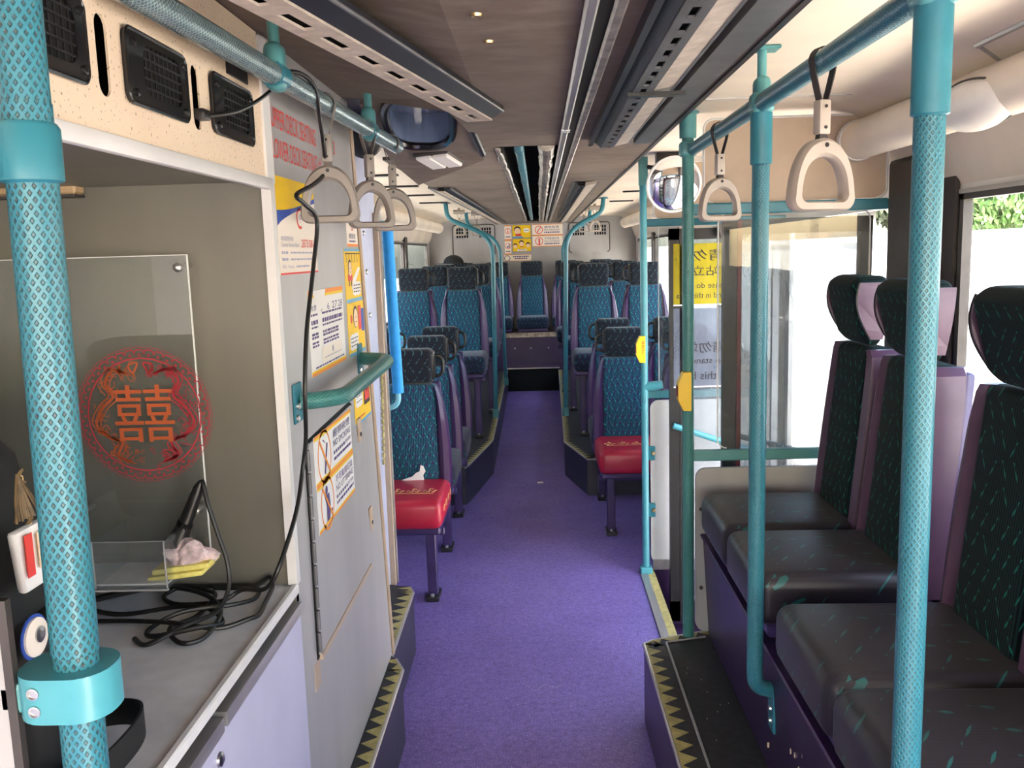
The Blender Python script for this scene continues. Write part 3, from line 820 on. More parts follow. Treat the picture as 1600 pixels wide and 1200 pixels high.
# cab partition edge at the far left, holding the pole clamp
t3 = struct('trim_3', MB().box(XL, -.464, .700, .706, .0, 1.272), 'wall')
build('edge_strip', MB().box(-.464, -.456, .699, .707, 0, 1.274), 'dark_trim', t3)

# ------------------------------------------------------------------ text and stickers on the stair casing
def wallsheet(y0, y1, z0, z1): return Sheet((XS, y0, z0), y1 - y0, z1 - z0, (0, 1, 0), (0, 0, 1))
lt = thing('wall_lettering', 'red lettering giving upper and lower deck seating on the stair casing', 'lettering', (XS, 1.95, 1.76))
s_ = wallsheet(1.77, 2.40, 1.74, 1.86)
tm = MB(); s_.text(tm, 'UPPER DECK SEATING', .02, .60, .585, .93)
build('deck_lettering', tm, 'sign_red', lt)
tm = MB(); s_.text(tm, '53', .83, .62, .90, .90); build('deck_number', tm, 'sign_red', lt)
tm = MB(); s_.text(tm, 'LOWER DECK SEATING', .02, .10, .585, .43)
build('deck_lettering', tm, 'sign_red', lt)
tm = MB(); s_.text(tm, '#', .61, .12, .645, .40); build('deck_number', tm, 'sign_red', lt)

s_ = wallsheet(1.78, 2.085, 1.521, 1.718)
po = thing('service_notice', 'customer service notice with a yellow and blue wave under the red lettering', 'poster', (XS, 1.93, 1.52))
build('sheet', s_.base(), 'paper_cream', po)
w_ = [(0, .66)] + [(x / 10, .62 + .20 * (x / 10) ** 1.3 + .03 * math.sin(x / 10 * 6)) for x in range(0, 11)]
build('yellow_field', s_.poly(MB(), [(0, 1)] + [(0, .66)] + [(x / 12, .655 + .20 * (x / 12) ** 1.6) for x in range(1, 13)] + [(1, 1)]), 'sign_yellow', po)
tmb = MB(); top = [(x / 12, .655 + .20 * (x / 12) ** 1.6) for x in range(13)]; bot = [(x / 12, .50 + .30 * (x / 12) ** .75) for x in range(13)]
for i in range(12): s_.poly(tmb, [bot[i], bot[i + 1], top[i + 1], top[i]], 2)
build('blue_wave', tmb, 'sign_blue', po)
tm = MB()
n = 18
for i in range(n):
    t0, t1 = PI * (.35 + 1.3 * i / n), PI * (.35 + 1.3 * (i + 1) / n)
    s_.poly(tm, [(.56 + .09 * math.cos(t0), .60 + .115 * math.sin(t0)), (.56 + .09 * math.cos(t1), .60 + .115 * math.sin(t1)), (.56 + .065 * math.cos(t1), .60 + .085 * math.sin(t1)), (.56 + .065 * math.cos(t0), .60 + .085 * math.sin(t0))], 2)
s_.text(tm, '2873 0818', .56, .285, .97, .375, 2)
build('red_print', tm, 'sign_red', po)
tm = MB(); s_.text(tm, 'Citybus', .545, .575, .76, .64, 3); build('logo_word', tm, 'sign_blue', po)
tm = MB(); s_.text(tm, '顧客服務熱線', .06, .35, .36, .40, 1); s_.text(tm, 'Customer Service Hotline', .06, .29, .50, .335, 1)
for b in (.215, .145): s_.lines(tm, .06, .22, b, .028); s_.lines(tm, .27, .9, b + .004, .018)
s_.text(tm, '網址', .06, .065, .16, .105); s_.text(tm, 'Website', .19, .065, .34, .10); s_.lines(tm, .40, .75, .07, .02)
build('blue_print', tm, 'sign_grey', po)
build('red_foot', s_.rect(MB(), 0, .0, 1, .02, 2), 'sign_red', po)

s_ = wallsheet(1.977, 2.332, 1.286, 1.480)
po = thing('fare_notice', 'white notice with orange bands and a small photograph at its foot above the grab handle', 'poster', (XS, 2.15, 1.286))
build('sheet', s_.base(), 'paper', po)
for b0, b1, mt in ((.95, 1, 'orange'), (0, .035, 'orange'), (.915, .95, 'yellow'), (.035, .06, 'yellow')): build(mt + '_band', s_.rect(MB(), 0, b0, 1, b1), 'sign_' + mt, po)
build('torn_paper', s_.poly(MB(), [(.10, 1.0), (.46, 1.0), (.40, .82), (.30, .74), (.18, .84)], 3), 'paper', po)
tm = MB()
s_.text(tm, '收費', .05, .76, .20, .83); s_.text(tm, '$', .30, .73, .35, .81); s_.text(tm, '6', .50, .74, .56, .82); s_.text(tm, '27', .64, .74, .80, .83); s_.text(tm, '28', .83, .74, .96, .83)
for b, h in ((.70, .025), (.60, .05), (.555, .022), (.47, .03), (.43, .03), (.37, .025), (.33, .025)): s_.lines(tm, .05, .22, b, h); s_.lines(tm, .34, .95 if b > .5 else .8, b, h)
s_.lines(tm, .10, .95, .075, .02)
build('print', tm, 'sign_ink', po)
build('pasted_photo', s_.rect(MB(), .28, .11, .88, .30, 2), 'paper_cream', po)
build('photo_figure', s_.lines(s_.disc(MB(), .58, .24, .008, 4), .34, .84, .16, .012, 4), 'sign_grey', po)

def cartoon(y0, y1, z0, z1, name, label, variant):
    q = wallsheet(y0, y1, z0, z1)
    t = thing(name, label, 'sticker', (XS, (y0 + y1) / 2, z0), 0, 'yellow safety stickers on the stair casing')
    build('sheet', q.base(), 'sign_yellow', t)
    mb = MB(); q.rect(mb, 0, 0, 1, .06)
    if variant == 0: q.rect(mb, 0, .95, 1, 1)
    build('blue_band', mb, 'sign_cyan', t)
    bub = MB(); ink = MB(); skin = MB(); red = MB(); blu = MB()
    def bubble(a0, b0, a1, b1):
        pts = []
        nb = 22
        for i in range(nb):
            tt = 2 * PI * i / nb; r = 1 if i % 2 else .90
            sx = max(-1, min(1, 1.25 * math.cos(tt))); sy = max(-1, min(1, 1.25 * math.sin(tt)))
            pts.append(((a0 + a1) / 2 + (a1 - a0) / 2 * sx * r, (b0 + b1) / 2 + (b1 - b0) / 2 * sy * r))
        q.poly(bub, pts, 2)
        for k in range(3): q.lines(ink, a0 + .06, a1 - .06, b0 + (b1 - b0) * (.25 + .22 * k), .022, 3, .05, .12, .03)
    def person(a, b, s_r):
        q.disc(ink, a, b + s_r * .004 / q.h * 100 * .3, s_r * 1.18, 2); q.disc(skin, a, b, s_r, 3)
        for k in (-1, 1): q.disc(ink, a + k * s_r * .35 / q.w, b + s_r * .1 / q.h, s_r * .10, 4, 8)
        q.rect(ink, a - s_r * .3 / q.w, b - s_r * .45 / q.h, a + s_r * .3 / q.w, b - s_r * .36 / q.h, 4)
    if variant == 0:
        bubble(.40, .10, .95, .38); person(.30, .62, .020)
        for k in range(5): q.rect(ink, .10 + .17 * k, .74, .12 + .17 * k, .92, 2)
        q.rect(ink, .05, .90, .95, .92, 2); q.rect(red, .15, .40, .42, .52, 2); q.rect(ink, .2, .30, .25, .40, 2); q.rect(ink, .32, .30, .37, .40, 2)
        q.poly(bub, [(.35, .22), (.55, .30), (.95, .62), (.85, .66), (.45, .42)], 1)
    elif variant == 1:
        bubble(.05, .10, .58, .42); person(.45, .70, .026); q.rect(red, .62, .45, .80, .92, 2); q.rect(blu, .80, .40, .97, .85, 2); q.disc(red, .20, .70, .012, 2)
    else:
        bubble(.05, .40, .50, .95); q.rect(ink, .58, .35, .95, .95, 2); q.rect(red, .62, .45, .90, .90, 3); person(.76, .75, .014)
        q.lines(red, .08, .6, .14, .03, 2)
    for nm, mb, mt in (('speech_bubble', bub, 'paper'), ('black_print', ink, 'sign_black'), ('face', skin, 'sign_skin'), ('red_print', red, 'sign_red'), ('blue_print', blu, 'sign_blue')):
        if mb.f: build(nm, mb, mt, t)
cartoon(2.375, 2.585, 1.432, 1.577, 'safety_sticker', 'upper yellow cartoon sticker with a blue top band beside the notices', 0)
cartoon(2.378, 2.598, 1.284, 1.429, 'safety_sticker', 'yellow cartoon sticker with a large face, right above the grab handle', 1)
cartoon(2.403, 2.628, 1.086, 1.206, 'safety_sticker', 'small yellow sticker below the grab handle beside the casing edge', 2)
q = wallsheet(2.424, 2.566, 1.583, 1.655)
st = thing('info_sticker', 'small white sticker with a red ring above the upper cartoon sticker', 'sticker', (XS, 2.5, 1.583))
build('sheet', q.base(), 'paper_cream', st)
build('ring', q.ring(MB(), .5, .85, .014, .018), 'sign_red', st)
tm = MB(); q.text(tm, '關愛座', .2, .30, .8, .50); q.lines(tm, .2, .8, .17, .06); build('print', tm, 'sign_ink', st)
build('orange_band', q.rect(MB(), 0, 0, 1, .10), 'sign_orange', st)

# access door in the casing with the two prohibition signs
dr = thing('access_door', 'flush service hatch with rounded corners in the stair casing', 'hatch', (XS, 2.2, .66))
dpoly = [(1.880, .668), (2.475, .668), (2.505, .690), (2.515, .730), (2.365, 1.135), (2.350, 1.155), (2.325, 1.163), (1.895, 1.150), (1.885, 1.140)]
build('panel', MB().prism([(y + .004, z) for y, z in dpoly], XS - .001, XS + .006, 'x'), 'wall', dr)
gp = MB(); cy, cz_ = 2.18, .9
ringfaces(gp, [(cy + (y - cy) * 1.036, cz_ + (z - cz_) * 1.030) for y, z in dpoly], [(cy + (y - cy) * 1.001, cz_ + (z - cz_) * 1.001) for y, z in dpoly], lambda p, k: (XS + .0022 * k, p[0], p[1]))
build('gap', gp, 'void', dr)
build('bottom_strip', MB().box(XS, XS + .010, 1.885, 2.48, .655, .668), 'wall_warm', dr)
hn = MB()
for i in range(9): hn.tube([(XS + .008, 1.872, .68 + i * .052), (XS + .008, 1.872, .725 + i * .052)], .0045, 8)
build('hinge', hn, 'vent_grey', dr, smooth=True)
for y, z in ((2.43, 1.075), (2.527, .79)):
    lb = build('latch', MB().rbox(XS, XS + .008, y - .016, y + .020, z - .034, z + .034, .003, 1), 'wall_warm', dr)
    build('latch_slot', MB().lathe([(.006, 0), (.006, .002)], (XS + .008, y, z - .012), 'x', 10), 'black', lb)
build('corner_chip', MB().box(XS, XS + .002, 1.84, 1.885, .60, .66), 'wall_warm', dr)
def prohibition(y0, y1, z0, z1, name, label, han, eng, fine, fig):
    q = Sheet((XS + .006, y0, z0), y1 - y0, z1 - z0, (0, 1, 0), (0, 0, 1))
    t = thing(name, label, 'sign', (XS + .006, (y0 + y1) / 2, z0), 0, 'prohibition signs on the service hatch')
    build('sheet', q.base(), 'paper', t)
    build('orange_band', q.rect(MB(), 0, .955, 1, 1), 'sign_orange', t); build('orange_band', q.rect(MB(), 0, 0, 1, .05), 'sign_orange', t)
    build('yellow_band', q.rect(MB(), 0, .905, 1, .955), 'sign_yellow', t); build('yellow_band', q.rect(MB(), 0, .05, 1, .085), 'sign_yellow', t)
    a, b = .23, .47; r = .064
    rg = MB(); q.ring(rg, a, b, r - .007, r)
    d = r * .70
    q.poly(rg, [(a - d / q.w - .012, b + d / q.h), (a - d / q.w + .012, b + d / q.h + .02), (a + d / q.w + .012, b - d / q.h), (a + d / q.w - .012, b - d / q.h - .02)] if fig else
           [(a - d / q.w - .012, b + d / q.h), (a - d / q.w + .012, b + d / q.h + .02), (a + d / q.w + .012, b - d / q.h), (a + d / q.w - .012, b - d / q.h - .02)], 3)
    build('red_ring', rg, 'sign_orange', t)
    pic = MB()
    if fig:
        q.disc(pic, a - .02, b + .30, .011, 2); q.poly(pic, [(a - .07, b + .2), (a + .04, b + .2), (a + .06, b - .1), (a + .03, b - .38), (a - .04, b - .38), (a - .03, b - .05)], 2); q.rect(pic, a + .07, b - .28, a + .11, b - .2, 2)
    else:
        q.poly(pic, [(a - .03, b - .34), (a + .0, b - .36), (a + .085, b + .22), (a + .055, b + .25)], 2); wv = [(a - .0, b + .33), (a + .03, b + .27), (a + .0, b + .2)]
        q.poly(pic, [(a - .02, b + .36), (a + .03, b + .27), (a + .015, b + .27), (a - .04, b + .36)], 2)
    build('pictogram', pic, 'sign_ink', t)
    tm = MB(); q.text(tm, han, .46, .68, .95, .86, 2); build('headline', tm, 'sign_ink', t)
    tm = MB(); q.text(tm, eng, .46, .49, .96, .63, 2); build('headline', tm, 'sign_ink', t)
    tm = MB(); q.lines(tm, .46, .78, .33, .07, 2, .03, .05, .02); q.text(tm, fine, .80, .33, .96, .42, 2); q.lines(tm, .46, .96, .20, .06, 2)
    build('print', tm, 'sign_ink', t)
prohibition(1.928, 2.315, 1.040, 1.156, 'no_smoking_sign', 'no smoking sign, upper of two on the service hatch', '嚴禁吸煙', 'NO SMOKING', '$5000', 0)
prohibition(1.932, 2.320, .930, 1.040, 'no_littering_sign', 'no littering sign, lower of two on the service hatch', '不可亂拋垃圾', 'NO LITTERING', '$1500', 1)

gh = thing('grab_handle', 'teal grip bar bowed out from the stair casing over the hatch', 'handle', (XS, 2.15, 1.25))
build('bar', MB().tube(dense(fillet([(XS, 1.85, 1.252), (-.435, 1.90, 1.252), (-.425, 2.46, 1.268), (XS, 2.50, 1.268)], .09, 8), .012), .0185, 20), 'knurl_green', gh, smooth=True)
for y, z in ((1.838, 1.252), (2.505, 1.268)):
    pb = build('plate', MB().rbox(XS, XS + .005, y - .030, y + .030, z - .042, z + .042, .002, 1), 'teal', gh)
    for dy in (-.012, .012):
        build('bolt', MB().lathe([(.0075, 0), (.007, .004), (.003, .006)], (XS + .005, y - .012 + dy * .5, z - .018 + dy), 'x', 12), 'steel', pb, smooth=True)

# blue foam handle at the end of the casing
fh = thing('foam_handle', 'blue foam covered upright handle at the end of the stair casing', 'handle', (-.60, 3.5, .95))
build('pipe', MB().tube(dense(fillet([(-.66, 3.52, 1.685), (-.592, 3.52, 1.685), (-.580, 3.52, .955), (-.66, 3.52, .945)], .05, 8), .03), .011, 14), 'foam_pipe', fh, smooth=True)
build('sleeve', MB().tube([(-.592, 3.52, 1.655), (-.5885, 3.52, 1.45), (-.584, 3.52, 1.20), (-.580, 3.52, 1.01)], [.0225] * 4, 20), 'foam', fh, smooth=True)

# ------------------------------------------------------------------ steps and wheel boxes with hazard edging
def zigzag_step(name, label, rects, edge, zt, face_mat, tread='rubber', inward=.052):
    """rects: solid body boxes; edge: polyline of the outer lip on the top plane, interior on its left"""
    t = thing(name, label, 'step', (edge[0][0], edge[0][1], 0))
    body = MB()
    body.prism(rects, 0, zt - .004, 'z')
    build('body', body, face_mat, t)
    build('tread', MB().prism(rects, zt - .004, zt, 'z'), tread, t)
    tri = MB(); yel = MB(); strip = MB()
    for i in range(len(edge) - 1):
        a, b = Vector((*edge[i], 0)), Vector((*edge[i + 1], 0)); d = (b - a); L = d.length; d.normalize(); nrm = Vector((-d.y, d.x, 0))
        yel.add([a + Vector((0, 0, zt + .0008)), b + Vector((0, 0, zt + .0008)), b + nrm * inward + Vector((0, 0, zt + .0008)), a + nrm * inward + Vector((0, 0, zt + .0008))], [(0, 1, 2, 3)])
        k = max(1, round(L / .062)); st = L / k
        for j in range(k):
            p = a + d * st * j
            tri.add([q + Vector((0, 0, zt + .0016)) for q in (p + nrm * (inward + .001), p + d * st * .5 + nrm * inward * .12, p + d * st + nrm * (inward + .001))], [(0, 1, 2)])
        strip.box(0, 0, 0, 0, 0, 0) if False else None
        strip.tube([a + Vector((0, 0, zt - .004)), b + Vector((0, 0, zt - .004))], .006, 8)
    build('yellow_band', yel, 'yellow_dull', t)
    build('hazard_triangles', tri, 'rubber', t)
    build('nosing', strip, 'alu', t, smooth=True)
    return t
zigzag_step('casing_step', 'near left step with a black and yellow sawtooth edge below the casing', [(XS, .3), (-.47, .3), (-.47, 2.66), (-.478, 2.69), (XS, 2.76)], [(-.468, .3), (-.468, 2.66), (-.50, 2.735)], .25, 'step_face', inward=.046)
zigzag_step('stair_foot_step', 'left step with rounded corner and sawtooth edge at the foot of the stairs', [(-.66, 2.72), (-.522, 2.72), (-.528, 3.33), (-.545, 3.385), (-.66, 3.42)], [(-.522, 2.76), (-.528, 3.33), (-.548, 3.385)], .245, 'step_face', inward=.058)
bx = zigzag_step('wheel_box', 'purple wheel box with black tread and sawtooth edge below the side bench', [(.345, .2), (.60, .2), (.60, 2.875), (.52, 2.87), (.34, 2.80), (.312, 2.775)],
                 [(.53, 2.868), (.34, 2.80), (.312, 2.775), (.345, .2)], .272, 'purple', inward=.048)
build('tread_strip', MB().tube([(.52, 2.815, .274), (.385, 2.775, .274), (.405, .2, .274)], .004, 6), 'alu', bx, smooth=True)
crumb = MB()
for i in range(26): 
    x, y = random.uniform(.41, .52), random.uniform(.8, 2.7); crumb.box(x, x + .002, y, y + .003, .272, .274)
build('crumbs', crumb, 'wall_warm', bx, kind='stuff')

# raised platforms either side of the aisle at the rear
def platform(name, label, pts, out):
    t = zigzag_step(name, label, pts, out, .24, 'step_face', tread='rubber', inward=.045)
    return t
platform('seat_platform', 'left raised seat platform with sawtooth edge along the aisle', [(XL + .035, 5.40), (-.497, 5.40), (-.475, 5.475), (-.363, 6.2), (-.39, 9.96), (XL + .035, 9.96)], [(-.497, 5.40), (-.475, 5.475), (-.363, 6.2), (-.39, 9.96)])
platform('seat_platform', 'right raised seat platform with sawtooth edge along the aisle', [(XR - .035, 9.96), (.19, 9.96), (.145, 6.10), (.275, 5.56), (XR - .035, 5.56)], [(.19, 9.96), (.145, 6.10), (.275, 5.56), (.40, 5.56)])

# ------------------------------------------------------------------ seats
def seat_mesh(head_w=.108, handle=1, leg=1, leg_low=0., cushion='fab_wide', back='fab_back', head='fab_head', bolster='vinyl', deep=.42, red=False, footing=True, cush_w=.178, tall=0., side_caps=False):
    """seat facing -Y, its back plane at y=0, seat floor at z=0; handle/leg: side of the aisle (+1, -1) or 0"""
    parts = []
    t = thing('bus_seat', 'x', 'seat')
    def lean(x, y, z): return (x, y + max(0, z - .45) * .10, z)
    # cushion
    cm = MB().rbox(-cush_w, cush_w, -deep, .02, .365, .492, .035, 4, fn=lambda x, y, z: (x, y, z + (.012 * math.cos(x * 8) if z > .45 else 0) - (.02 * max(0, (y + .1)) )))
    c = build('cushion', cm, cushion, t, True, smooth=True, label='red vinyl cushion with gold print' if red else None)
    if red:
        g = MB()
        for i in range(4):
            x0 = -.14 + i * .075
            P = [(x0 + .06 * k / 8, -.28 + .02 * math.sin(k * 1.9), .5065 ) for k in range(9)]
            g.tube(P, .0022, 5); g.tube([(x0 + .02, -.25, .5065), (x0 + .03, -.235, .5065), (x0 + .04, -.25, .5065)], .002, 5)
        g.tube([(-.13, -.315, .5065), (.13, -.315, .5065)], .0015, 5)
        for i in range(4): g.tube([(cush_w + .0005, -.34 + i * .09, .43), (cush_w + .0005, -.31 + i * .09, .455), (cush_w + .0005, -.29 + i * .09, .42)], .0018, 5)
        build('gold_print', g, 'gold', c, True)
    build('seat_pan', MB().rbox(-cush_w + .012, cush_w - .012, -deep + .03, .05, .335, .372, .008, 1), 'shell', t, True)
    # backrest fabric panel, tapered
    def bf(x, y, z):
        k = 1 - max(0, (z - .62)) * .12
        return lean(x * k, y - .018 * math.cos(x * 9) * (1 if y < .02 else 0), z)
    build('backrest', MB().rbox(-.128, .128, -.015, .06, .44, .945 + tall, .022, 3, fn=bf), back, t, True, smooth=True)
    # curved vinyl bolsters, broad at the hip and thin at the shoulder
    prof = [(.430, .183), (.55, .184), (.66, .180), (.76, .170), (.86, .152), (.915, .132), (.935, .122)] if not tall else [(.430, .183), (.60, .184), (.75, .180), (.88, .172), (.925 + tall, .160), (.942 + tall, .140)]
    for s in (-1, 1):
        b = MB(); vs = []; 
        for z, xo in prof:
            xi = .118 - max(0, (z - .62)) * .012
            for (x, y) in ((xi, -.005), ((xi + xo) / 2, -.030), (xo - .006, -.022), (xo, .005), (xo - .002, .05), (xi, .066)):
                vs.append(lean(s * x, y, z))
        n = len(prof); fs = []
        for i in range(n - 1):
            for k in range(6):
                k2 = (k + 1) % 6; fs.append((i * 6 + k, i * 6 + k2, (i + 1) * 6 + k2, (i + 1) * 6 + k))
        fs += [tuple(range(6)), tuple((n - 1) * 6 + k for k in range(6))]
        b.add(vs, fs)
        build('bolster', b, bolster, t, True, smooth=True)
    build('back_shell', MB().rbox(-.172, .172, .052, .085, .40, .95, .012, 2, fn=lambda x, y, z: lean(x * (1 - max(0, z - .6) * .62), y, z)), 'shell', t, True, smooth=True)
    def hf(x, y, z):
        q = z - tall
        return (x, y + .04 + (.018 * math.cos((q - 1.03) * 16) if y > .03 else -.016 * math.cos((q - 1.05) * 15)), z)
    if not side_caps: build('headrest', MB().rbox(-head_w, head_w, -.005, .085, .946, 1.114, .024, 4, fn=hf), head, t, True, smooth=True)
    else:
        def hf(x, y, z):
            q = (z - .95 - tall) / .19                     # narrow neck, bulging crown, like the side bench seats
            fw = .020 + .055 * math.sin(min(1, max(0, q)) * 2.35) ; bk = .02 + .02 * q
            k = (y + .02) / .11
            return (x * (.86 + .14 * math.sin(min(1, max(0, q)) * 2.6)), .035 + (-fw * (1 - k) + bk * k) + .02, z)
        build('headrest', MB().rbox(-head_w, head_w, -.02, .09, .950 + tall, 1.140 + tall, .030, 5, fn=hf), head, t, True, smooth=True)
        for s in (-1, 1):
            outl = []
            for i in range(17):
                z = .968 + tall + .155 * i / 16; outl.append((hf(0, -.02, z)[1] + .014, z))
            back_ = []
            for i in range(17):
                z = .968 + tall + .155 * i / 16; back_.append((hf(0, .09, z)[1] - .006, z))
            pl_ = outl + back_[::-1]; n_ = len(pl_)
            xa = [s * head_w * (.86 + .14 * math.sin(min(1, max(0, (p[1] - .95 - tall) / .19)) * 2.6)) for p in pl_]
            capm = MB().add([(xa[i] * .98, p[0], p[1]) for i, p in enumerate(pl_)] + [(xa[i] + s * .007, p[0], p[1]) for i, p in enumerate(pl_)], [tuple(range(n_)), tuple(range(n_, 2 * n_))] + [(i, (i + 1) % n_, n_ + (i + 1) % n_, n_ + i) for i in range(n_)])
            build('side_cap', capm, 'vinyl_pink', t, True, label='mauve vinyl side cap')
            build('piping', MB().tube([(xa[i] + s * .006, p[0], p[1]) for i, p in enumerate(outl)], .0028, 6), 'black', t, True, smooth=True)
    if handle:
        s = handle
        P = fillet([(s * (head_w - .02), .085, 1.082), (s * (head_w + .046), .085, 1.072), (s * (head_w + .046), .085, .985), (s * (head_w - .02), .085, .972)], .03, 6)
        build('grab_handle', MB().tube(P, .0085, 10), 'black', t, True, smooth=True)
        build('end_cap', MB().rbox(s * (head_w - .012), s * (head_w + .008), .04, .12, .965, 1.10, .009, 2) if s > 0 else MB().rbox(-(head_w + .008), -(head_w - .012), .04, .12, .965, 1.10, .009, 2), 'black', t, True, smooth=True)
    if leg:
        s = leg
        L = build('leg', MB().rbox(s * .085 if s > 0 else -.13, .13 if s > 0 else s * .085, -.285, -.235, -leg_low, .34, .005, 1), 'shell', t, True)
        build('strut', MB().box(.085 if s > 0 else -.125, .125 if s > 0 else -.085, -.03, .01, .25, .37), 'shell', t, True)
        build('foot', MB().rbox(s * .108 - .03, s * .108 + .03, -.325, -.20, -leg_low, -leg_low + .022, .004, 1), 'black', L, True)
        build('foot_bolt', MB().lathe([(.009, 0), (.009, .008), (.005, .012)], (s * .108, -.308, -leg_low + .022), 'z', 10), 'steel', L, True)
    if footing and leg:
        build('cross_bar', MB().rbox(-.17, .17, -.28, -.245, .30, .336, .004, 1), 'shell', t, True)
    return t

def put(proto, loc, label, group, rotz=0.):
    if proto['label'] == 'x':
        proto.location = loc; proto.rotation_euler = (0, 0, rotz); proto['label'] = label; proto['group'] = group
        return proto
    o = dup(proto, loc, rotz, label, group); return o
redL = seat_mesh(handle=1, leg=1, red=True, cushion='red_vinyl')
redR = seat_mesh(handle=-1, leg=-1, red=True, cushion='red_vinyl')
nL = seat_mesh(handle=1, leg=1); nR = seat_mesh(handle=-1, leg=-1)
uL = seat_mesh(handle=1, leg=1, leg_low=.1085); uR = seat_mesh(handle=-1, leg=-1, leg_low=.1085)
G1, G2, G3 = 'patterned seats on the low floor', 'patterned seats on the raised platforms', 'rear bench seats'
put(redL, (-.63, 4.15, 0), 'turquoise seat with torn fabric and red cushion beside the stair casing', G1)
put(nL, (-.635, 4.83, 0), 'second turquoise seat left of the aisle, right behind the torn red-cushion seat', G1)
put(nL, (-.63, 5.45, 0), 'third seat left of the aisle, last one in front of the raised platform', G1)
put(nL, (-1.01, 4.83, 0), 'window seat half hidden by the stair casing, behind the blue foam handle', G1)
put(nL, (-1.01, 5.45, 0), 'dark window seat seen between the foam handle and the third left seat', G1)
put(redR, (.470, 5.05, 0), 'turquoise seat with plain red cushion right of the aisle by the exit pole', G1)
put(nR, (.470, 5.75, 0), 'turquoise seat directly behind the red-cushion seat right of the aisle', G1)
put(nR, (.850, 5.05, 0), 'first right window seat, seen through the clear exit screen', G1)
put(nR, (.850, 5.75, 0), 'second right window seat with its black loop handle beside the exit pole', G1)
ZR = .35
for name, pro, x, y in (('front aisle seat of the left platform, dark, beside the curved pole', uL, -.575, 6.60), ('front window seat of the left platform beside the foam handle', uL, -.945, 6.60),
                        ('second-row aisle seat of the left platform, peeping past the front one', uL, -.535, 7.62), ('second-row window seat of the left platform, seen in the gap', uL, -.905, 7.62),
                        ('third-row aisle seat of the left platform, behind both curved poles', uL, -.555, 8.65), ('third-row window seat of the left platform below the black cap', uL, -.93, 8.65),
                        ('front aisle seat of the right platform, bright turquoise in window light', uR, .400, 6.60), ('front window seat of the right platform, brightest under the window', uR, .775, 6.60),
                        ('second-row aisle seat of the right platform, mostly hidden by the front one', uR, .365, 7.62), ('second-row window seat of the right platform, pale blue headrest', uR, .735, 7.62),
                        ('third-row aisle seat of the right platform beside the rear curved pole', uR, .325, 8.65), ('third-row window seat of the right platform, topmost dark headrest', uR, .70, 8.65)):
    put(pro, (x, y, ZR), name, G2)
rr = seat_mesh(head_w=.125, handle=0, leg=0, footing=False, head='fab_head', bolster='vinyl')
for x, name in ((-.09, 'middle seat of the rear bench, facing straight down the aisle'), (-.49, 'rear bench seat just left of the middle one'), (.31, 'rear bench seat just right of the middle one'),
                (-.89, 'rear bench seat at the left window'), (.71, 'rear bench seat at the right window')):
    put(rr, (x, 10.33, ZR - .005), name, G3)
rb = thing('bench_base', 'dark purple rear bench base with a worn silver edge at the aisle end', 'bench', (-.08, 10.3, 0))
build('box', MB().box(XL + .01, XR - .01, 10.0, YB - .005, 0, .615), 'purple', rb)
build('top_edge', MB().box(XL + .01, XR - .01, 9.985, 10.012, .615, .658).box(XL + .01, XR - .01, 9.985, 10.65, .655, .668), 'foil', rb)
build('lower_ledge', MB().box(-.40, .20, 9.975, 10.0, .262, .30), 'vinyl', rb)
build('ledge_edge', MB().box(-.40, .20, 9.968, 9.978, .258, .270), 'alu', rb)
build('lower_opening', MB().box(-.385, .185, 9.985, 9.999, .002, .255), 'void', rb)
for x in (-.30, -.12, .08): build('screw', MB().lathe([(.008, 0), (.007, -.004)], (x, 9.999, .49), 'y', 8), 'steel', rb)

# torn fabric on the first left seat shows the white padding
tear = MB(); tp = [(-.06, .492), (.0, .492), (.055, .492), (.050, .515), (.062, .535), (.052, .56), (.040, .565), (.034, .535), (.015, .528), (.0, .512), (-.03, .503)]
tear.add([(x, -.040 + (z - .45) * .10, z) for x, z in tp] + [(x, -.030 + (z - .45) * .10, z) for x, z in tp], [tuple(range(len(tp)))] + [(i, (i + 1) % len(tp), len(tp) + (i + 1) % len(tp), len(tp) + i) for i in range(len(tp))])
build('torn_patch', tear, 'paper', redL, True, label='white torn patch')

# side bench: four seats facing the aisle, backs to the window
bn = seat_mesh(head_w=.118, handle=0, leg=0, footing=False, cushion='fab_seat', back='fab_bench', head='fab_bench', bolster='plum', deep=.370, cush_w=.183, tall=.022, side_caps=True)
ZB = .300
for y, name in ((2.545, 'side bench seat farthest from the camera, against the exit screen'), (2.17, 'second side bench seat from the exit screen, partly behind the near right pole'),
                (1.665, 'third side bench seat, across the gap from the far two'), (1.29, 'side bench seat nearest the camera at the frame edge')):
    put(bn, (.855, y, ZB), name, 'side bench seats', -PI / 2)
bb = thing('bench_base', 'dark purple riser under the side bench seats', 'bench', (.7, 1.8, .27))
build('riser', MB().add([(.535, .2, .2745), (.535, 2.84, .2745), (.515, 2.84, .62), (.515, .2, .62), (1.05, .2, .2745), (1.05, 2.84, .2745), (1.05, 2.84, .62), (1.05, .2, .62)],
                        [(0, 1, 2, 3), (4, 7, 6, 5), (0, 4, 5, 1), (3, 2, 6, 7), (0, 3, 7, 4), (1, 5, 6, 2)]), 'purple', bb)
build('seam_strip', MB().tube([(.512, .2, .615), (.512, 2.84, .615)], .006, 6), 'vinyl', bb, smooth=True)
build('gap_panel', MB().rbox(.53, .9, 1.86, 1.975, .60, .70, .012, 2), 'purple', bb, smooth=True)
sc = MB()
for i in range(14): 
    y, z = random.uniform(1.3, 2.1), random.uniform(.34, .58); sc.box(.522, .5265, y, y + .003, z, z + .012)
build('scuffs', sc, 'wall_warm', bb, kind='stuff')

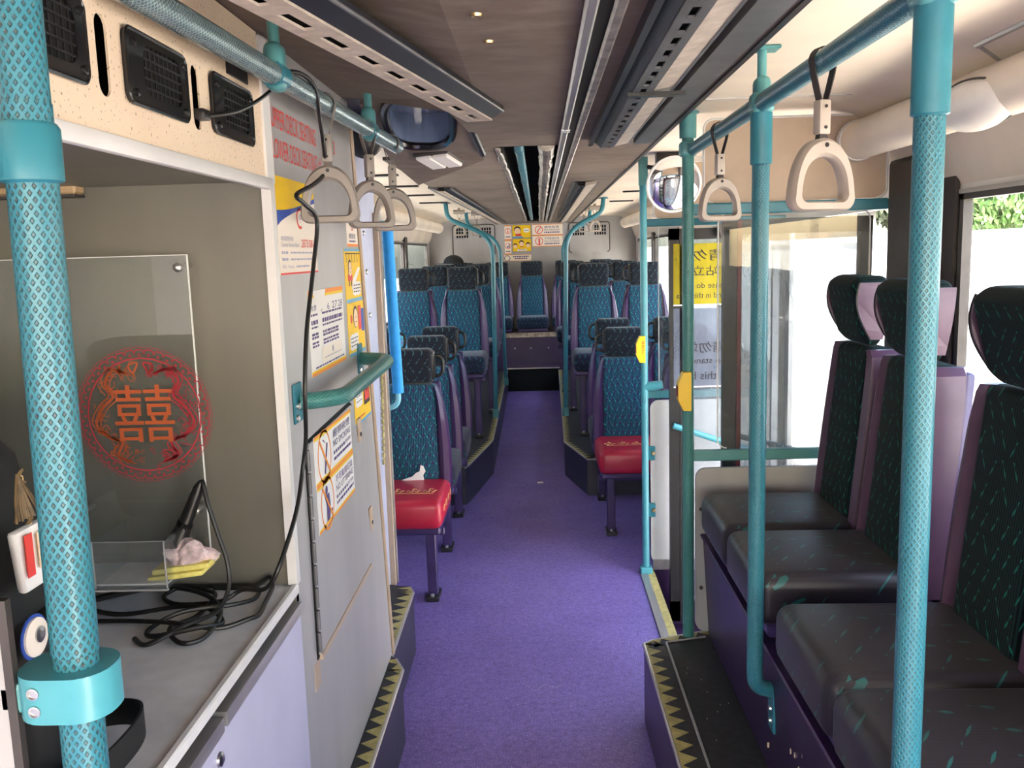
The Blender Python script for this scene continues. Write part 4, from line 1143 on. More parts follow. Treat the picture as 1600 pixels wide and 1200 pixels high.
# ------------------------------------------------------------------ poles and handrails
RP = .0185
pn = thing('grab_pole', 'teal diamond-grip pole nearest the camera at the left edge', 'pole', (-.40, .72, 0))
build('pole', MB().tube(dense([(-.420, .72, .30), (-.412, .72, 1.22)], .06), .0185, 28).tube(dense([(-.412, .72, 1.22), (-.405, .72, 1.68)], .06), .0195, 28), 'knurl_near', pn, smooth=True)
build('pole', MB().tube(dense([(-.405, .72, 1.66), (-.402, .72, 1.98)], .06), .0185, 28), 'knurl_near', pn, smooth=True)
build('collar', MB().lathe([(.020, 1.617), (.0245, 1.619), (.0250, 1.660), (.0225, 1.664)], (-.4065, .72, 0), 'z', 32), 'teal', pn, smooth=True)
cl = MB()
o = rrect(-.458, -.378, .688, .752, .028, 6)
cl.prism(o, 1.168, 1.208, 'z')
clamp = build('clamp', cl, 'teal_bright', pn, smooth=True)
for x, z in ((-.434, 1.196), (-.434, 1.180)):
    build('clamp_bolt', MB().lathe([(.0052, 0), (.0052, -.0012), (.0040, -.0014), (.0036, .0006)], (x, .688, z), 'y', 16), 'steel', clamp, smooth=True)
build('clamp_arm', MB().rbox(-.475, -.452, .70, .735, 1.17, 1.20, .006, 2), 'teal_dark', pn)

def strap(name, loc, ang, body, web, label, scale=1., tilt=0., webmat='strap_web'):
    """hanging strap: webbing loop over the rail, buckle, rounded triangular grip; grip lies in the XZ plane turned by ang"""
    t = thing(name, label, 'strap', loc, ang, 'hanging grab straps')
    s = scale
    # webbing runs over the rail (radius .02) and down to the buckle
    wbm = MB(); pts = []
    for k in range(13):
        a_ = PI * k / 12; pts.append((.0235 * math.cos(a_), .0235 * math.sin(a_)))
    path = [(.004, -.075 * s)] + [(.019, -.022)] + pts + [(-.019, -.022)] + [(-.004, -.075 * s)]
    hw = .0075
    vs = [(x, y, z) for x, z in path for y in (-hw, hw)] + [(x * .90, y, z * .93) for x, z in path for y in (-hw, hw)]
    n = len(path)
    fs = []
    for i in range(n - 1):
        fs += [(2 * i, 2 * i + 1, 2 * i + 3, 2 * i + 2), (2 * n + 2 * i, 2 * n + 2 * i + 2, 2 * n + 2 * i + 3, 2 * n + 2 * i + 1), (2 * i, 2 * i + 2, 2 * n + 2 * i + 2, 2 * n + 2 * i), (2 * i + 1, 2 * n + 2 * i + 1, 2 * n + 2 * i + 3, 2 * i + 3)]
    wbm.add(vs, fs)
    build('webbing', wbm, webmat, t, True)
    bk = build('buckle', MB().rbox(-.011, .011, -.010, .010, -.118 * s, -.062 * s, .003, 2), body, t, True, smooth=True)
    for z in (-.073, -.107): build('rivet', MB().lathe([(.003, -.0105), (.0028, -.0122)], (0, 0, z * s), 'y', 8), 'black', bk, True)
    build('webbing', MB().add([(-.006, -.006, -.112 * s), (.006, -.006, -.112 * s), (.012, -.006, -.142 * s), (-.012, -.006, -.142 * s), (-.006, .006, -.112 * s), (.006, .006, -.112 * s), (.012, .006, -.142 * s), (-.012, .006, -.142 * s)],
                                  [(0, 1, 2, 3), (4, 7, 6, 5), (0, 4, 5, 1), (1, 5, 6, 2), (2, 6, 7, 3), (3, 7, 4, 0)]), webmat, t, True)
    # grip: closed outline of an arched triangle
    def tri(w, top, bot, r):
        c = [(-w, bot), (w, bot), (w * .58, top * .45 + bot * .55 + .02), (0, top), (-w * .58, top * .45 + bot * .55 + .02)]
        P = []
        nC = 28
        for i in range(nC):
            u = i / nC * 2 * PI
            # superellipse-like arch with a flat foot
            x = math.cos(u); z = math.sin(u)
            zz = bot + (top - bot) * (z * .5 + .5) if z > -.2 else bot
            P.append((x, zz))
        return P
    def outline(w, top, bot, n=9):
        L = []
        cr = w * .30
        # right foot corner
        for k in range(n): 
            a_ = -PI / 2 + (PI / 2 + .32) * k / (n - 1); L.append((w - cr + cr * math.cos(a_), bot + cr + cr * math.sin(a_)))
        for k in range(1, n * 2):
            u = k / (n * 2); b0 = L[n - 1]
            ax = b0[0] * (1 - u) ** 2 + 2 * u * (1 - u) * (w * .88) + 0 * u * u
            az = b0[1] * (1 - u) ** 2 + 2 * u * (1 - u) * (top - .004) + top * u * u
            L.append((ax, az))
        R = L + [(0, top)]
        return R + [(-x, z) for x, z in reversed(L)]
    O = outline(.062 * s, -.124 * s, -.244 * s); I = outline(.044 * s, -.154 * s, -.228 * s)
    g = MB(); d = .0145
    n = len(O)
    rings = []
    for (mix_, y) in ((0, -d * .55), (.18, -d), (.82, -d), (1, -d * .55), (1, d * .55), (.82, d), (.18, d), (0, d * .55)):
        rings.append([(O[i][0] * (1 - mix_) + I[i][0] * mix_, y, O[i][1] * (1 - mix_) + I[i][1] * mix_) for i in range(n)])
    vs = [p for r_ in rings for p in r_]; fs = []
    for r_ in range(8):
        r2 = (r_ + 1) % 8
        for i in range(n):
            j = (i + 1) % n; fs.append((r_ * n + i, r_ * n + j, r2 * n + j, r2 * n + i))
    g.add(vs, fs)
    gr = build('grip', g, body, t, True, smooth=True)
    build('pin', MB().lathe([(.004, -d * 1.02), (.0038, -d * 1.10)], (0, 0, -.136 * s), 'y', 10), 'black', gr, True)
    return t

# left handrail
hl = thing('handrail', 'worn shiny teal overhead handrail on the left, hung from two brackets', 'handrail', (-.44, 1.8, 1.87))
A, B = Vector((-.497, .55, 1.872)), Vector((-.405, 2.65, 1.868))
def onL(y): return A + (B - A) * ((y - A.y) / (B.y - A.y))
build('rail', MB().tube(dense([A, B], .06), .0195, 24), 'rail_worn', hl, smooth=True)
for y in (1.60, 2.30):
    p = onL(y)
    b = build('bracket', MB().rbox(p.x - .017, p.x + .017, y - .024, y + .024, 1.842, 1.925, .015, 3).tube([(p.x, y, 1.92), (p.x, y, 1.985)], .010, 10), 'teal_dark', hl, smooth=True)
    build('ceiling_plate', MB().rbox(p.x - .022, p.x + .022, y - .045, y + .045, 1.975, 1.982, .002, 1), 'teal_dark', b)
    build('clamp_ring', MB().tube([p + (B - A).normalized() * -.022, p + (B - A).normalized() * .022], .0225, 20), 'teal', b, smooth=True)
for y, an, nm in ((1.90, .10, 'grey hanging strap nearest on the left rail, cable looped through its grip'), (2.28, .60, 'grey hanging strap second on the left rail, turned edge-on'), (2.56, .22, 'grey hanging strap at the far end of the left rail')):
    p = onL(y); strap('hanging_strap', (p.x, y, p.z), an, 'strap_grey', .02, nm, webmat='strap_web_grey')

# right handrail with its three poles
hr = thing('handrail', 'teal overhead handrail on the right joining three uprights', 'handrail', (.48, 1.8, 1.85))
build('rail', MB().tube(dense([(.478, .55, 1.85), (.478, 2.83, 1.85)], .06), .0185, 24), 'knurl', hr, smooth=True)
b = build('bracket', MB().rbox(.463, .497, 1.945, 1.995, 1.83, 1.905, .015, 3).tube([(.48, 1.97, 1.90), (.48, 1.97, 1.962)], .010, 12), 'teal_dark', hr, smooth=True)
build('ceiling_plate', MB().rbox(.445, .515, 1.945, 1.995, 1.957, 1.964, .002, 1), 'teal_dark', b)
def upright(name, label, x, y, z0, z1, sleeve=None, mat='knurl', r=RP):
    t = thing(name, label, 'pole', (x, y, z0))
    build('pole', MB().tube(dense([(x, y, z0), (x, y, z1)], .06), r, 24), mat, t, smooth=True)
    if sleeve: build('sleeve', MB().lathe([(r, sleeve[0]), (r + .004, sleeve[0] + .002), (r + .004, sleeve[1] - .002), (r, sleeve[1])], (x, y, 0), 'z', 28), 'teal', t, smooth=True)
    return t
p1 = upright('grab_pole', 'broad teal diamond-grip pole in front of the side bench', .478, 1.13, .272, 1.965, (1.70, 1.835))
build('joint', MB().rbox(.452, .504, 1.105, 1.155, 1.825, 1.876, .012, 3), 'teal_dark', p1, smooth=True)
p2 = thing('grab_pole', 'teal diamond-grip pole curving into the bench riser', 'pole', (.48, 1.97, .5))
build('pole', MB().tube(dense(fillet([(.48, 1.97, 1.83), (.478, 1.97, .535), (.526, 1.985, .515)], .06, 10), .04), RP, 24), 'knurl', p2, smooth=True)
build('sleeve', MB().lathe([(RP, 1.722), (RP + .0045, 1.724), (RP + .0045, 1.83), (RP, 1.834)], (.48, 1.97, 0), 'z', 28), 'teal', p2, smooth=True)
build('joint', MB().rbox(.456, .504, 1.945, 1.995, 1.828, 1.873, .012, 3), 'teal_dark', p2, smooth=True)
pb = build('foot_plate', MB().rbox(.520, .528, 1.96, 2.01, .415, .545, .003, 1), 'teal', p2)
for z in (.44, .47): build('foot_bolt', MB().lathe([(.006, 0), (.005, -.004)], (.520, 1.985, z), 'x', 10), 'steel', pb)
p3 = upright('grab_pole', 'green teal pole at the front edge of the exit, carrying a yellow bell push', .466, 2.83, .2725, 1.965, None, 'knurl_green')
build('cap', MB().lathe([(.026, 1.885), (.0265, 1.955), (.034, 1.958), (.034, 1.963)], (.466, 2.83, 0), 'z', 24), 'teal_dark', p3, smooth=True)
build('joint', MB().rbox(.440, .492, 2.805, 2.855, 1.83, 1.876, .010, 3), 'teal_dark', p3, smooth=True)
p4 = upright('grab_pole', 'bright teal pole at the rear edge of the exit beside the round mirror', .480, 4.15, 0, 1.965, None, 'teal_bright', .0165)
build('base', MB().rbox(.452, .508, 4.12, 4.18, 0, .035, .004, 1), 'teal_bright', p4)
build('top_bracket', MB().box(.462, .500, 4.13, 4.17, 1.84, 1.965), 'teal_dark', p4)
for z in (.59, .31): 
    e = build('panel_lug', MB().rbox(.485, .53, 4.16, 4.172, z - .035, z + .035, .004, 1), 'teal', p4)
    build('lug_bolt', MB().lathe([(.010, 0), (.008, -.008)], (.520, 4.16, z), 'y', 10), 'brass', e)
build('side_grip', MB().tube([(.485, 4.15, .915), (.525, 4.14, .918), (.56, 4.13, .925)], [.020, .022, .020], 14), 'teal_bright', p4, smooth=True)
strap('hanging_strap', (.478, 1.55, 1.85), .35, 'strap_light', .02, 'large pale hanging strap nearest on the right rail', 1.0)
strap('hanging_strap', (.478, 2.40, 1.85), .25, 'strap_light', .02, 'pale hanging strap on the right rail beside the round mirror', .95)

def bell(name, label, x, y, z, s, text):
    t = thing(name, label, 'button', (x, y, z))
    h, w = .062, .020
    prof = [(w * .9, -h), (w * .9, h), (-w * .35, h * .98), (-w * 1.15, h * .42), (-w * 1.15, -h * .42), (-w * .35, -h * .98)]
    body = build('case', MB().prism([(x + (px if s > 0 else -px), z + pz) for px, pz in prof], y - .022, y + .020, 'y'), 'yellow', t)
    if text:
        tm = MB(); text_mb(tm, 'BELL', (x + .002, y - .0225, z + .022), (0, 0, -1), (1, 0, 0), .045, .010); text_mb(tm, '鐘', (x + .002, y - .0225, z + .040), (0, 0, -1), (1, 0, 0), .014, .012)
        build('lettering', tm, 'sign_red', body)
    build('push', MB().rbox(x - .027, x - .020, y - .012, y + .010, z - .018, z + .018, .003, 1), 'door_red', body)
bell('bell_push', 'yellow bell push with red lettering on the bright exit rear pole', .462, 4.13, 1.093, 1, True)
bell('bell_push', 'plain yellow bell push on the green exit front pole', .452, 2.812, 1.102, 1, False)

# convex mirror at the exit
mr = thing('convex_mirror', 'round convex mirror with white rim above the exit beside the poles', 'mirror', (.588, 3.95, 1.70))
prof = [(.114 * math.sin(t), -.030 * math.cos(t) * 1.0) for t in [PI / 2 * k / 12 for k in range(0, 13)]]
mq = Matrix.Translation((.590, 3.95, 1.826)) @ Matrix.Rotation(.12, 4, 'Z') @ Matrix.Rotation(math.radians(14), 4, 'X')
def mtx(mb): mb.v = [tuple(mq @ Vector(p)) for p in mb.v]; return mb
build('mirror_face', mtx(MB().lathe([(.0005, -.030)] + prof[1:] + [(.114, .002)], (0, 0, 0), 'y', 40)), 'mirror', mr, smooth=True)
build('rim', mtx(MB().tube([(.117 * math.cos(2 * PI * k / 40), 0, .117 * math.sin(2 * PI * k / 40)) for k in range(41)], .006, 10, cap=False)), 'white_rim', mr, smooth=True)
build('back', mtx(MB().lathe([(.114, .004), (.10, .02), (.05, .04), (.001, .045)], (0, 0, 0), 'y', 32)), 'black', mr, smooth=True)
build('arm', MB().tube([(.60, 3.99, 1.86), (.58, 4.05, 1.90), (.50, 4.14, 1.92)], .010, 10).box(.52, .66, 3.97, 4.03, 1.925, 1.962), 'black', mr, smooth=True)

# curved poles at the raised platforms
def curved(name, label, pts, r=.0175):
    t = thing(name, label, 'pole', (pts[0][0], pts[0][1], .24), 0, 'curved poles at the platform edges')
    build('pole', MB().tube(dense(fillet(pts, .16, 8), .06), r, 18), 'teal', t, smooth=True)
    build('foot_collar', MB().lathe([(r + .008, .24), (r + .008, .30), (r + .002, .31)], (pts[0][0], pts[0][1], 0), 'z', 16), 'teal_dark', t, smooth=True)
    e = pts[-1]
    build('ceiling_plate', MB().lathe([(.038, e[2]), (.038, e[2] + .006)], (e[0], e[1], 0), 'z', 16), 'teal', t, smooth=True)
curved('curved_pole', 'front left curved pole, bending outward to the ceiling', [(-.383, 7.1, .24), (-.362, 7.1, 1.685), (-.715, 7.1, 1.84), (-.725, 7.1, 1.955)])
curved('curved_pole', 'rear left curved pole, nearer the rear bench', [(-.368, 8.9, .24), (-.385, 8.9, 1.685), (-.70, 8.9, 1.84), (-.71, 8.9, 1.955)])
curved('curved_pole', 'front right curved pole, bending outward to the cream ceiling', [(.182, 7.1, .24), (.215, 7.1, 1.715), (.50, 7.1, 1.85), (.512, 7.1, 1.955)])
curved('curved_pole', 'rear right curved pole, half hidden behind the front one', [(.222, 8.9, .24), (.238, 8.9, 1.70), (.50, 8.9, 1.85), (.51, 8.9, 1.955)])
for x, y, nm, mt in ((-.70, 8.0, 'small pale hanging strap far left under the side ceiling', 'strap_light'), (-.575, 8.4, 'small dark hanging strap far left behind the curved poles', 'strap_grey'),
                     (.50, 8.0, 'small pale hanging strap far right under the cream ceiling', 'strap_light'), (.415, 8.2, 'small dark hanging strap far right beside the curved pole', 'strap_grey')):
    t = strap('hanging_strap', (x, y, 1.93), .1, mt, .02, nm, .85)
    build('ceiling_hook', MB().tube([(-.05, 0, .0), (.05, 0, 0)], .02, 10).box(-.012, .012, -.008, .008, 0, .035), 'strap_grey', t, True)

# ------------------------------------------------------------------ ceiling fittings
lr = thing('light_rail', 'long twin metal rail running down the grey ceiling right of centre', 'rail', (.10, 4, ZC))
build('metal_rail', MB().rbox(.072, .092, -1.2, 9.9, ZC - .014, ZC, .004, 1), 'alu', lr)
build('metal_rail', MB().rbox(.114, .134, -1.2, 9.9, ZC - .012, ZC, .004, 1), 'foil', lr)
build('groove', MB().box(.092, .114, -1.2, 9.9, ZC - .005, ZC), 'void', lr)
build('joint_clip', MB().box(.070, .095, 2.55, 2.60, ZC - .016, ZC - .013), 'white_rim', lr)

pp = thing('channel_pipe', 'pale teal pipe lying in the open ceiling channel', 'pipe', (-.065, 6.5, 1.93))
build('pipe', MB().tube(dense([(-.062, 3.06, 1.925), (-.072, 9.8, 1.918)], .08), .0175, 16), 'knurl', pp, smooth=True)
for k in range(9):
    y = 3.3 + k * .7; build('band', MB().tube([(-.063 - .0015 * k, y, 1.9245), (-.063 - .0015 * k, y + .05, 1.9245)], .020, 14), 'teal', pp, smooth=True)
fd = thing('foil_duct', 'crumpled silver brown lagging along the right of the ceiling channel', 'duct', (.035, 6.4, 1.9))
fm = MB(); pth = []
rnd = random.Random(4)
nst = 90
for i in range(nst + 1): pth.append((.036 + rnd.uniform(-.003, .003), 3.04 + i * 6.8 / nst, 1.915 + rnd.uniform(-.004, .004)))
fm.tube(pth, [.026 + rnd.uniform(-.004, .005) for _ in pth], 12)
build('lagging', fm, 'foil', fd)
fm = MB(); pth = []
for i in range(nst + 1): pth.append((-.131 + rnd.uniform(-.003, .003), 3.04 + i * 6.8 / nst, 1.902 + rnd.uniform(-.003, .003)))
fm.tube(pth, [.010 + rnd.uniform(-.002, .003) for _ in pth], 8)
build('channel_lip', fm, 'foil', fd)

def slot_vent(name, label, P0, P1, W, zf, slots, face_mat, left_w, right_w, side='L', rise=.03, small=False):
    """long air vent from P0 (near) to P1 (far); face strip with real slots, dark rail on one side, sloped housing on the other"""
    t = thing(name, label, 'vent', (P0[0], P0[1], zf))
    a, b = Vector((P0[0], P0[1], 0)), Vector((P1[0], P1[1], 0)); d = (b - a); L = d.length; d.normalize(); nx = Vector((d.y, -d.x, 0))      # nx points to +X side
    def pt(s, o, z): q = a + d * s + nx * o; return (q.x, q.y, z)
    def bar(mb, s0, s1, o0, o1, z0, z1):
        v = [pt(s, o, z) for z in (z0, z1) for o in (o0, o1) for s in (s0, s1)]
        mb.add(v, [(0, 2, 3, 1), (4, 5, 7, 6), (0, 1, 5, 4), (2, 6, 7, 3), (0, 4, 6, 2), (1, 3, 7, 5)])
    h = W / 2; sw_ = W * (.15 if not small else .22)
    face = MB()
    bar(face, 0, L, -h, -sw_, zf, zf + .004); bar(face, 0, L, sw_, h, zf, zf + .004)
    pitch = L / slots
    for i in range(slots + 1):
        s0 = max(0, i * pitch - pitch * .17); s1 = min(L, i * pitch + pitch * .17); bar(face, s0, s1, -sw_, sw_, zf, zf + .004)
    build('face', face, face_mat, t)
    bk = MB(); bar(bk, 0, L, -h, h, zf + .012, zf + .02); build('slot_backing', bk, 'void', t)
    hs = MB()
    hs.add([pt(s, o, z) for s in (0, L) for o, z in ((-h, zf + .004), (-h - left_w, zf + rise), (-h - left_w, zf + rise + .012), (-h, zf + .02))], [(0, 1, 5, 4), (1, 2, 6, 5), (2, 3, 7, 6), (3, 0, 4, 7), (0, 3, 2, 1), (4, 5, 6, 7)])
    build('flank', hs, 'vent_grey' if side == 'L' else 'blue_black', t)
    hs = MB()
    hs.add([pt(s, o, z) for s in (0, L) for o, z in ((h, zf + .004), (h + right_w, zf + rise * .6), (h + right_w, zf + rise * .6 + .012), (h, zf + .02))], [(0, 1, 5, 4), (1, 2, 6, 5), (2, 3, 7, 6), (3, 0, 4, 7), (0, 3, 2, 1), (4, 5, 6, 7)])
    build('flank', hs, 'blue_black' if side == 'L' else 'vent_face', t)
    eg = MB().tube([pt(0, h + right_w, zf + rise * .6), pt(L, h + right_w, zf + rise * .6)], .0035, 6); eg.tube([pt(0, -h - left_w, zf + rise), pt(L, -h - left_w, zf + rise)], .0035, 6)
    build('edge_bead', eg, 'vent_grey', t, smooth=True)
    return t, bar, L
slot_vent('ceiling_vent', 'angled cream slotted air vent over the left handrail', (-.455, .55), (-.135, 2.21), .062, 1.868, 13, 'vent_face', .045, .028, 'L', .035)
t, bar, L = slot_vent('ceiling_vent', 'long grey slotted air vent along the right edge of the grey ceiling', (.222, .30), (.222, 2.90), .042, 1.872, 30, 'vent_grey', .022, .048, 'R', .022)
hs = MB(); bar(hs, 0, L, .085, .14, 1.882, 1.9); build('outer_strip', hs, 'vent_grey', t)
hs = MB(); bar(hs, 0, L, -.058, -.046, 1.878, 1.9); build('inner_strip', hs, 'blue_black', t)
bk = MB(); bar(bk, 1.62, 1.645, -.03, .09, 1.866, 1.874); build('broken_clip', bk, 'black', t)
slot_vent('ceiling_vent', 'far left slotted air vent beyond the stairwell panel', (-.495, 4.66), (-.415, 10.1), .034, 1.876, 60, 'vent_face', .05, .03, 'L', .022, True)
slot_vent('ceiling_vent', 'far right dark slotted air vent beyond the exit', (.225, 4.58), (.235, 10.1), .034, 1.876, 60, 'blue_black', .02, .06, 'R', .022, True)

# stairwell panel with oval opening and lamp
sp_ = thing('stairwell_panel', 'scuffed grey ceiling panel with an oval dark opening below the stairs', 'panel', (-.35, 2.9, 1.87))
def pz(x, y): return 1.972 - .158 * (y - 2.35) - .05 * max(0, x + .45)
outer = [(-.215, 2.257), (-.172, 2.99), (-.440, 3.36), (-.485, 3.05), (-.475, 2.62), (-.47, 2.45)]
cx_, cy__ = -.330, 2.60
NN = 48
oin = []
for i in range(NN):
    a_ = 2 * PI * i / NN; ca, sa = math.cos(a_), math.sin(a_)
    oin.append((cx_ + .096 * (abs(ca) ** .7) * (1 if ca > 0 else -1), cy__ + .235 * (abs(sa) ** .7) * (1 if sa > 0 else -1) ))
oin = [(x - (y - cy__) * .10, y) for x, y in oin]
def ray_poly(c, dx, dy, poly):
    best = 9
    for i in range(len(poly)):
        (x1, y1), (x2, y2) = poly[i], poly[(i + 1) % len(poly)]
        den = dx * (y2 - y1) - dy * (x2 - x1)
        if abs(den) < 1e-9: continue
        t_ = ((x1 - c[0]) * (y2 - y1) - (y1 - c[1]) * (x2 - x1)) / den; u_ = ((x1 - c[0]) * dy - (y1 - c[1]) * dx) / den
        if t_ > 0 and -1e-6 <= u_ <= 1 + 1e-6: best = min(best, t_)
    return (c[0] + dx * best, c[1] + dy * best)
oout = []
for x, y in oin: oout.append(ray_poly((cx_, cy__), x - cx_, y - cy__, outer))
# insert the panel's true corners by snapping the nearest outer points
for cpt in outer:
    k = min(range(NN), key=lambda i: (oout[i][0] - cpt[0]) ** 2 + (oout[i][1] - cpt[1]) ** 2); oout[k] = cpt
pm = MB(); ringfaces(pm, oout, oin, lambda p, k: (p[0], p[1], pz(*p) + .010 * k))
build('panel', pm, 'ceiling', sp_)
build('opening_lining', MB().add([(x, y, pz(x, y)) for x, y in oin] + [(x, y, 1.985) for x, y in oin], [(i, (i + 1) % NN, NN + (i + 1) % NN, NN + i) for i in range(NN)]), 'navy_pane', sp_)
build('rubber_seal', MB().tube([(x, y, pz(x, y) - .002) for x, y in oin + oin[:1]], .013, 8, cap=False), 'black_gloss', sp_, smooth=True)
build('dark_pane', MB().prism([(x, y) for x, y in oin], 1.985, 1.99, 'z'), 'navy_pane', sp_)
build('edge_seal', MB().tube([(-.208, 2.28, pz(-.208, 2.28) - .004), (-.172, 2.90, pz(-.172, 2.90) - .004)], .011, 8), 'black', sp_, smooth=True)
lm = thing('ceiling_lamp', 'small white rectangular lamp on the stairwell panel', 'lamp', (-.32, 2.97, 1.86))
lmx = Matrix.Translation((-.318, 2.975, pz(-.318, 2.975) - .004)) @ Matrix.Rotation(-.16, 4, 'X') @ Matrix.Rotation(-.30, 4, 'Z')
def lt_(mb): mb.v = [tuple(lmx @ Vector(p)) for p in mb.v]; return mb
build('frame', lt_(MB().rbox(-.062, .062, -.075, .075, -.004, .010, .004, 1)), 'dark_trim', lm)
for k in (-1, 1): build('lens', lt_(MB().rbox(min(k * .003, k * .055), max(k * .003, k * .055), -.066, .066, -.014, 0, .004, 1)), 'lamp_white', lm)

# round speaker / mirror back hanging in the stair opening
dm = thing('round_mirror_back', 'black round mirror housing hanging at the stair opening behind the left rail', 'mirror', (-.52, 2.75, 1.86))
build('housing', MB().lathe([(.001, -.03), (.03, -.025), (.052, -.008), (.056, 0), (.05, .006), (.001, .008)], (-.52, 2.76, 1.905), 'y', 28), 'black', dm, smooth=True)
build('arm', MB().tube([(-.52, 2.77, 1.93), (-.53, 2.85, 1.97)], .006, 8), 'black', dm)

# tube lights along the side ceilings and the round lamp
tl = thing('tube_light', 'cream cylindrical light housing along the right side ceiling over the bench', 'light', (1.0, 1.2, 1.86))
build('housing', MB().tube(dense([(.985, -1.2, 1.862), (.985, 2.82, 1.862)], .3), .058, 28), 'ceil_side', tl, smooth=True)
build('end_ring', MB().tube([(.985, 2.82, 1.862), (.985, 2.845, 1.862)], .062, 28), 'wall_white', tl, smooth=True)
build('screw', MB().lathe([(.005, 0), (.004, .002)], (.952, 2.45, 1.905), 'z', 8), 'steel', tl)
dl = thing('dome_lamp', 'white oval dome lamp on the light housing over the bench', 'lamp', (.97, 2.02, 1.80))
dmx = Matrix.Translation((.985 - .040 * .80, 2.03, 1.862 - .040 * .60)) @ Matrix.Rotation(math.radians(-37), 4, 'Y')
b = bmesh.new(); bmesh.ops.create_uvsphere(b, u_segments=32, v_segments=18, radius=1)
for v in b.verts: v.co = dmx @ Vector((v.co.x * .042 - (.0 if v.co.x < 0 else .0), v.co.y * .150, v.co.z * .058))
build('dome', MB().bm(b), 'lamp_white', dl, smooth=True)
build('seal', MB().tube([dmx @ Vector((.008, .151 * math.sin(2 * PI * k / 40), .0585 * math.cos(2 * PI * k / 40))) for k in range(41)], .0028, 6, cap=False), 'dark_trim', dl, smooth=True)
for nm, x, y0, y1 in (('cream light housing along the far right side ceiling behind the exit', .985, 4.35, 10.3), ('cream light housing along the far left side ceiling', -1.145, 3.6, 10.3)):
    t = thing('tube_light', nm, 'light', (x, y0, 1.86))
    build('housing', MB().tube(dense([(x, y0, 1.862), (x, y1, 1.862)], .5), .058, 20), 'ceil_side', t, smooth=True)
    build('end_ring', MB().tube([(x, y0 - .01, 1.862), (x, y0 + .008, 1.862)], .062, 20), 'wall_white', t, smooth=True)

# ------------------------------------------------------------------ exit: screens, headers, folded door leaves
def header(name, label, y, x0, x1):
    t = thing(name, label, 'panel', ((x0 + x1) / 2, y, 1.68))
    build('panel', MB().prism(rrect(x0, x1, 1.69, 1.945, .03), y, y + .02, 'y'), 'wall_warm', t)
    build('edge_bead', MB().tube([(p[0], y - .001, p[1]) for p in rrect(x0, x1, 1.69, 1.945, .03)], .004, 6), 'wall_white', t, smooth=True)
    return t
header('exit_header', 'warm beige header panel over the front exit screen', 2.872, .522, 1.09)
header('exit_header', 'beige header panel behind the round mirror', 4.215, .535, 1.10)
es = thing('exit_screen', 'teal framed clear screen between side bench and exit', 'screen', (.75, 2.86, .28))
build('top_rail', MB().rbox(.466, 1.09, 2.848, 2.872, 1.652, 1.688, .005, 2), 'teal', es)
build('bottom_rail', MB().rbox(.466, .93, 2.848, 2.872, .862, .898, .005, 2), 'teal_dark', es)
build('pane', MB().prism(rrect(.566, 1.04, .900, 1.655, .03), 2.862, 2.866, 'y'), 'acrylic', es)
build('pane_edge', MB().tube([(p[0], 2.864, p[1]) for p in rrect(.566, 1.04, .902, 1.655, .03)], .0025, 6), 'acrylic_edge_lit', es, smooth=True)
lpn = build('lower_panel', MB().prism(rrect(.494, 1.05, .276, .838, .035), 2.853, 2.868, 'y'), 'wall', es)
for x, z in ((.512, .70), (.512, .43)): build('screw', MB().lathe([(.007, 0), (.006, -.005)], (x, 2.853, z), 'y', 10), 'dark_trim', lpn)
rs = thing('exit_screen', 'white lower panel and clear screen at the rear of the exit', 'screen', (.8, 4.2, 0))
build('lower_panel', MB().prism(rrect(.512, 1.14, .03, .838, .04), 4.2, 4.215, 'y'), 'wall_white', rs)
build('kick_plate', MB().box(.52, 1.14, 4.19, 4.2, .0, .05), 'alu', rs)
build('well_side', MB().box(.52, 1.14, 4.192, 4.2, -.34, 0), 'purple', rs)
build('mid_rail', MB().rbox(.49, 1.14, 4.19, 4.21, .850, .886, .005, 2), 'teal_bright', rs)
build('top_rail', MB().rbox(.49, 1.14, 4.19, 4.21, 1.655, 1.690, .005, 2), 'teal', rs)
build('pane', MB().box(.555, 1.13, 4.203, 4.207, .89, 1.65), 'acrylic', rs)
build('pane_edge', MB().box(.553, .557, 4.2, 4.21, .89, 1.65), 'acrylic_edge_lit', rs)
th = thing('exit_threshold', 'worn silver and yellow threshold strip at the edge of the exit', 'threshold', (.48, 3.5, 0))
build('yellow_strip', MB().box(.485, .52, 2.9, 4.19, 0, .006), 'yellow_dull', th)
build('metal_strip', MB().box(.452, .486, 2.9, 4.19, 0, .007), 'alu', th)

def leaf(name, label, y, x0, x1, glassmat, rubber='door_red'):
    t = thing(name, label, 'door', ((x0 + x1) / 2, y, -.25))
    f_ = MB(); z0, z1 = -.22, 1.64
    f_.box(x0, x0 + .045, y - .016, y + .016, z0, z1).box(x1 - .04, x1, y - .016, y + .016, z0, z1).box(x0, x1, y - .016, y + .016, z0, z0 + .10).box(x0, x1, y - .016, y + .016, z1 - .05, z1)
    build('frame', f_, 'black', t)
    build('pane', MB().box(x0 + .045, x1 - .04, y - .003, y + .003, z0 + .10, z1 - .05), glassmat, t)
    build('edge_rubber', MB().box(x0 + .046, x0 + .060, y - .018, y + .018, z0, z1), rubber, t)
    return t
d1 = leaf('exit_door_leaf', 'front exit door leaf folded inward, dusty glass and black edge', 3.02, .612, 1.10, 'glass_dusty')
d2 = leaf('exit_door_leaf', 'rear exit door leaf folded inward, carrying yellow and grey stickers', 4.10, .588, 1.11, 'glass_tint', 'black')
build('grab_rail', MB().tube(dense([(.60, 4.055, .742), (1.02, 4.055, .595)], .05), .014, 12), 'teal_bright', d2, smooth=True)
build('grab_rail', MB().tube(dense([(.68, 3.05, .90), (1.04, 3.05, .80)], .05), .010, 12), 'teal_bright', d1, smooth=True)
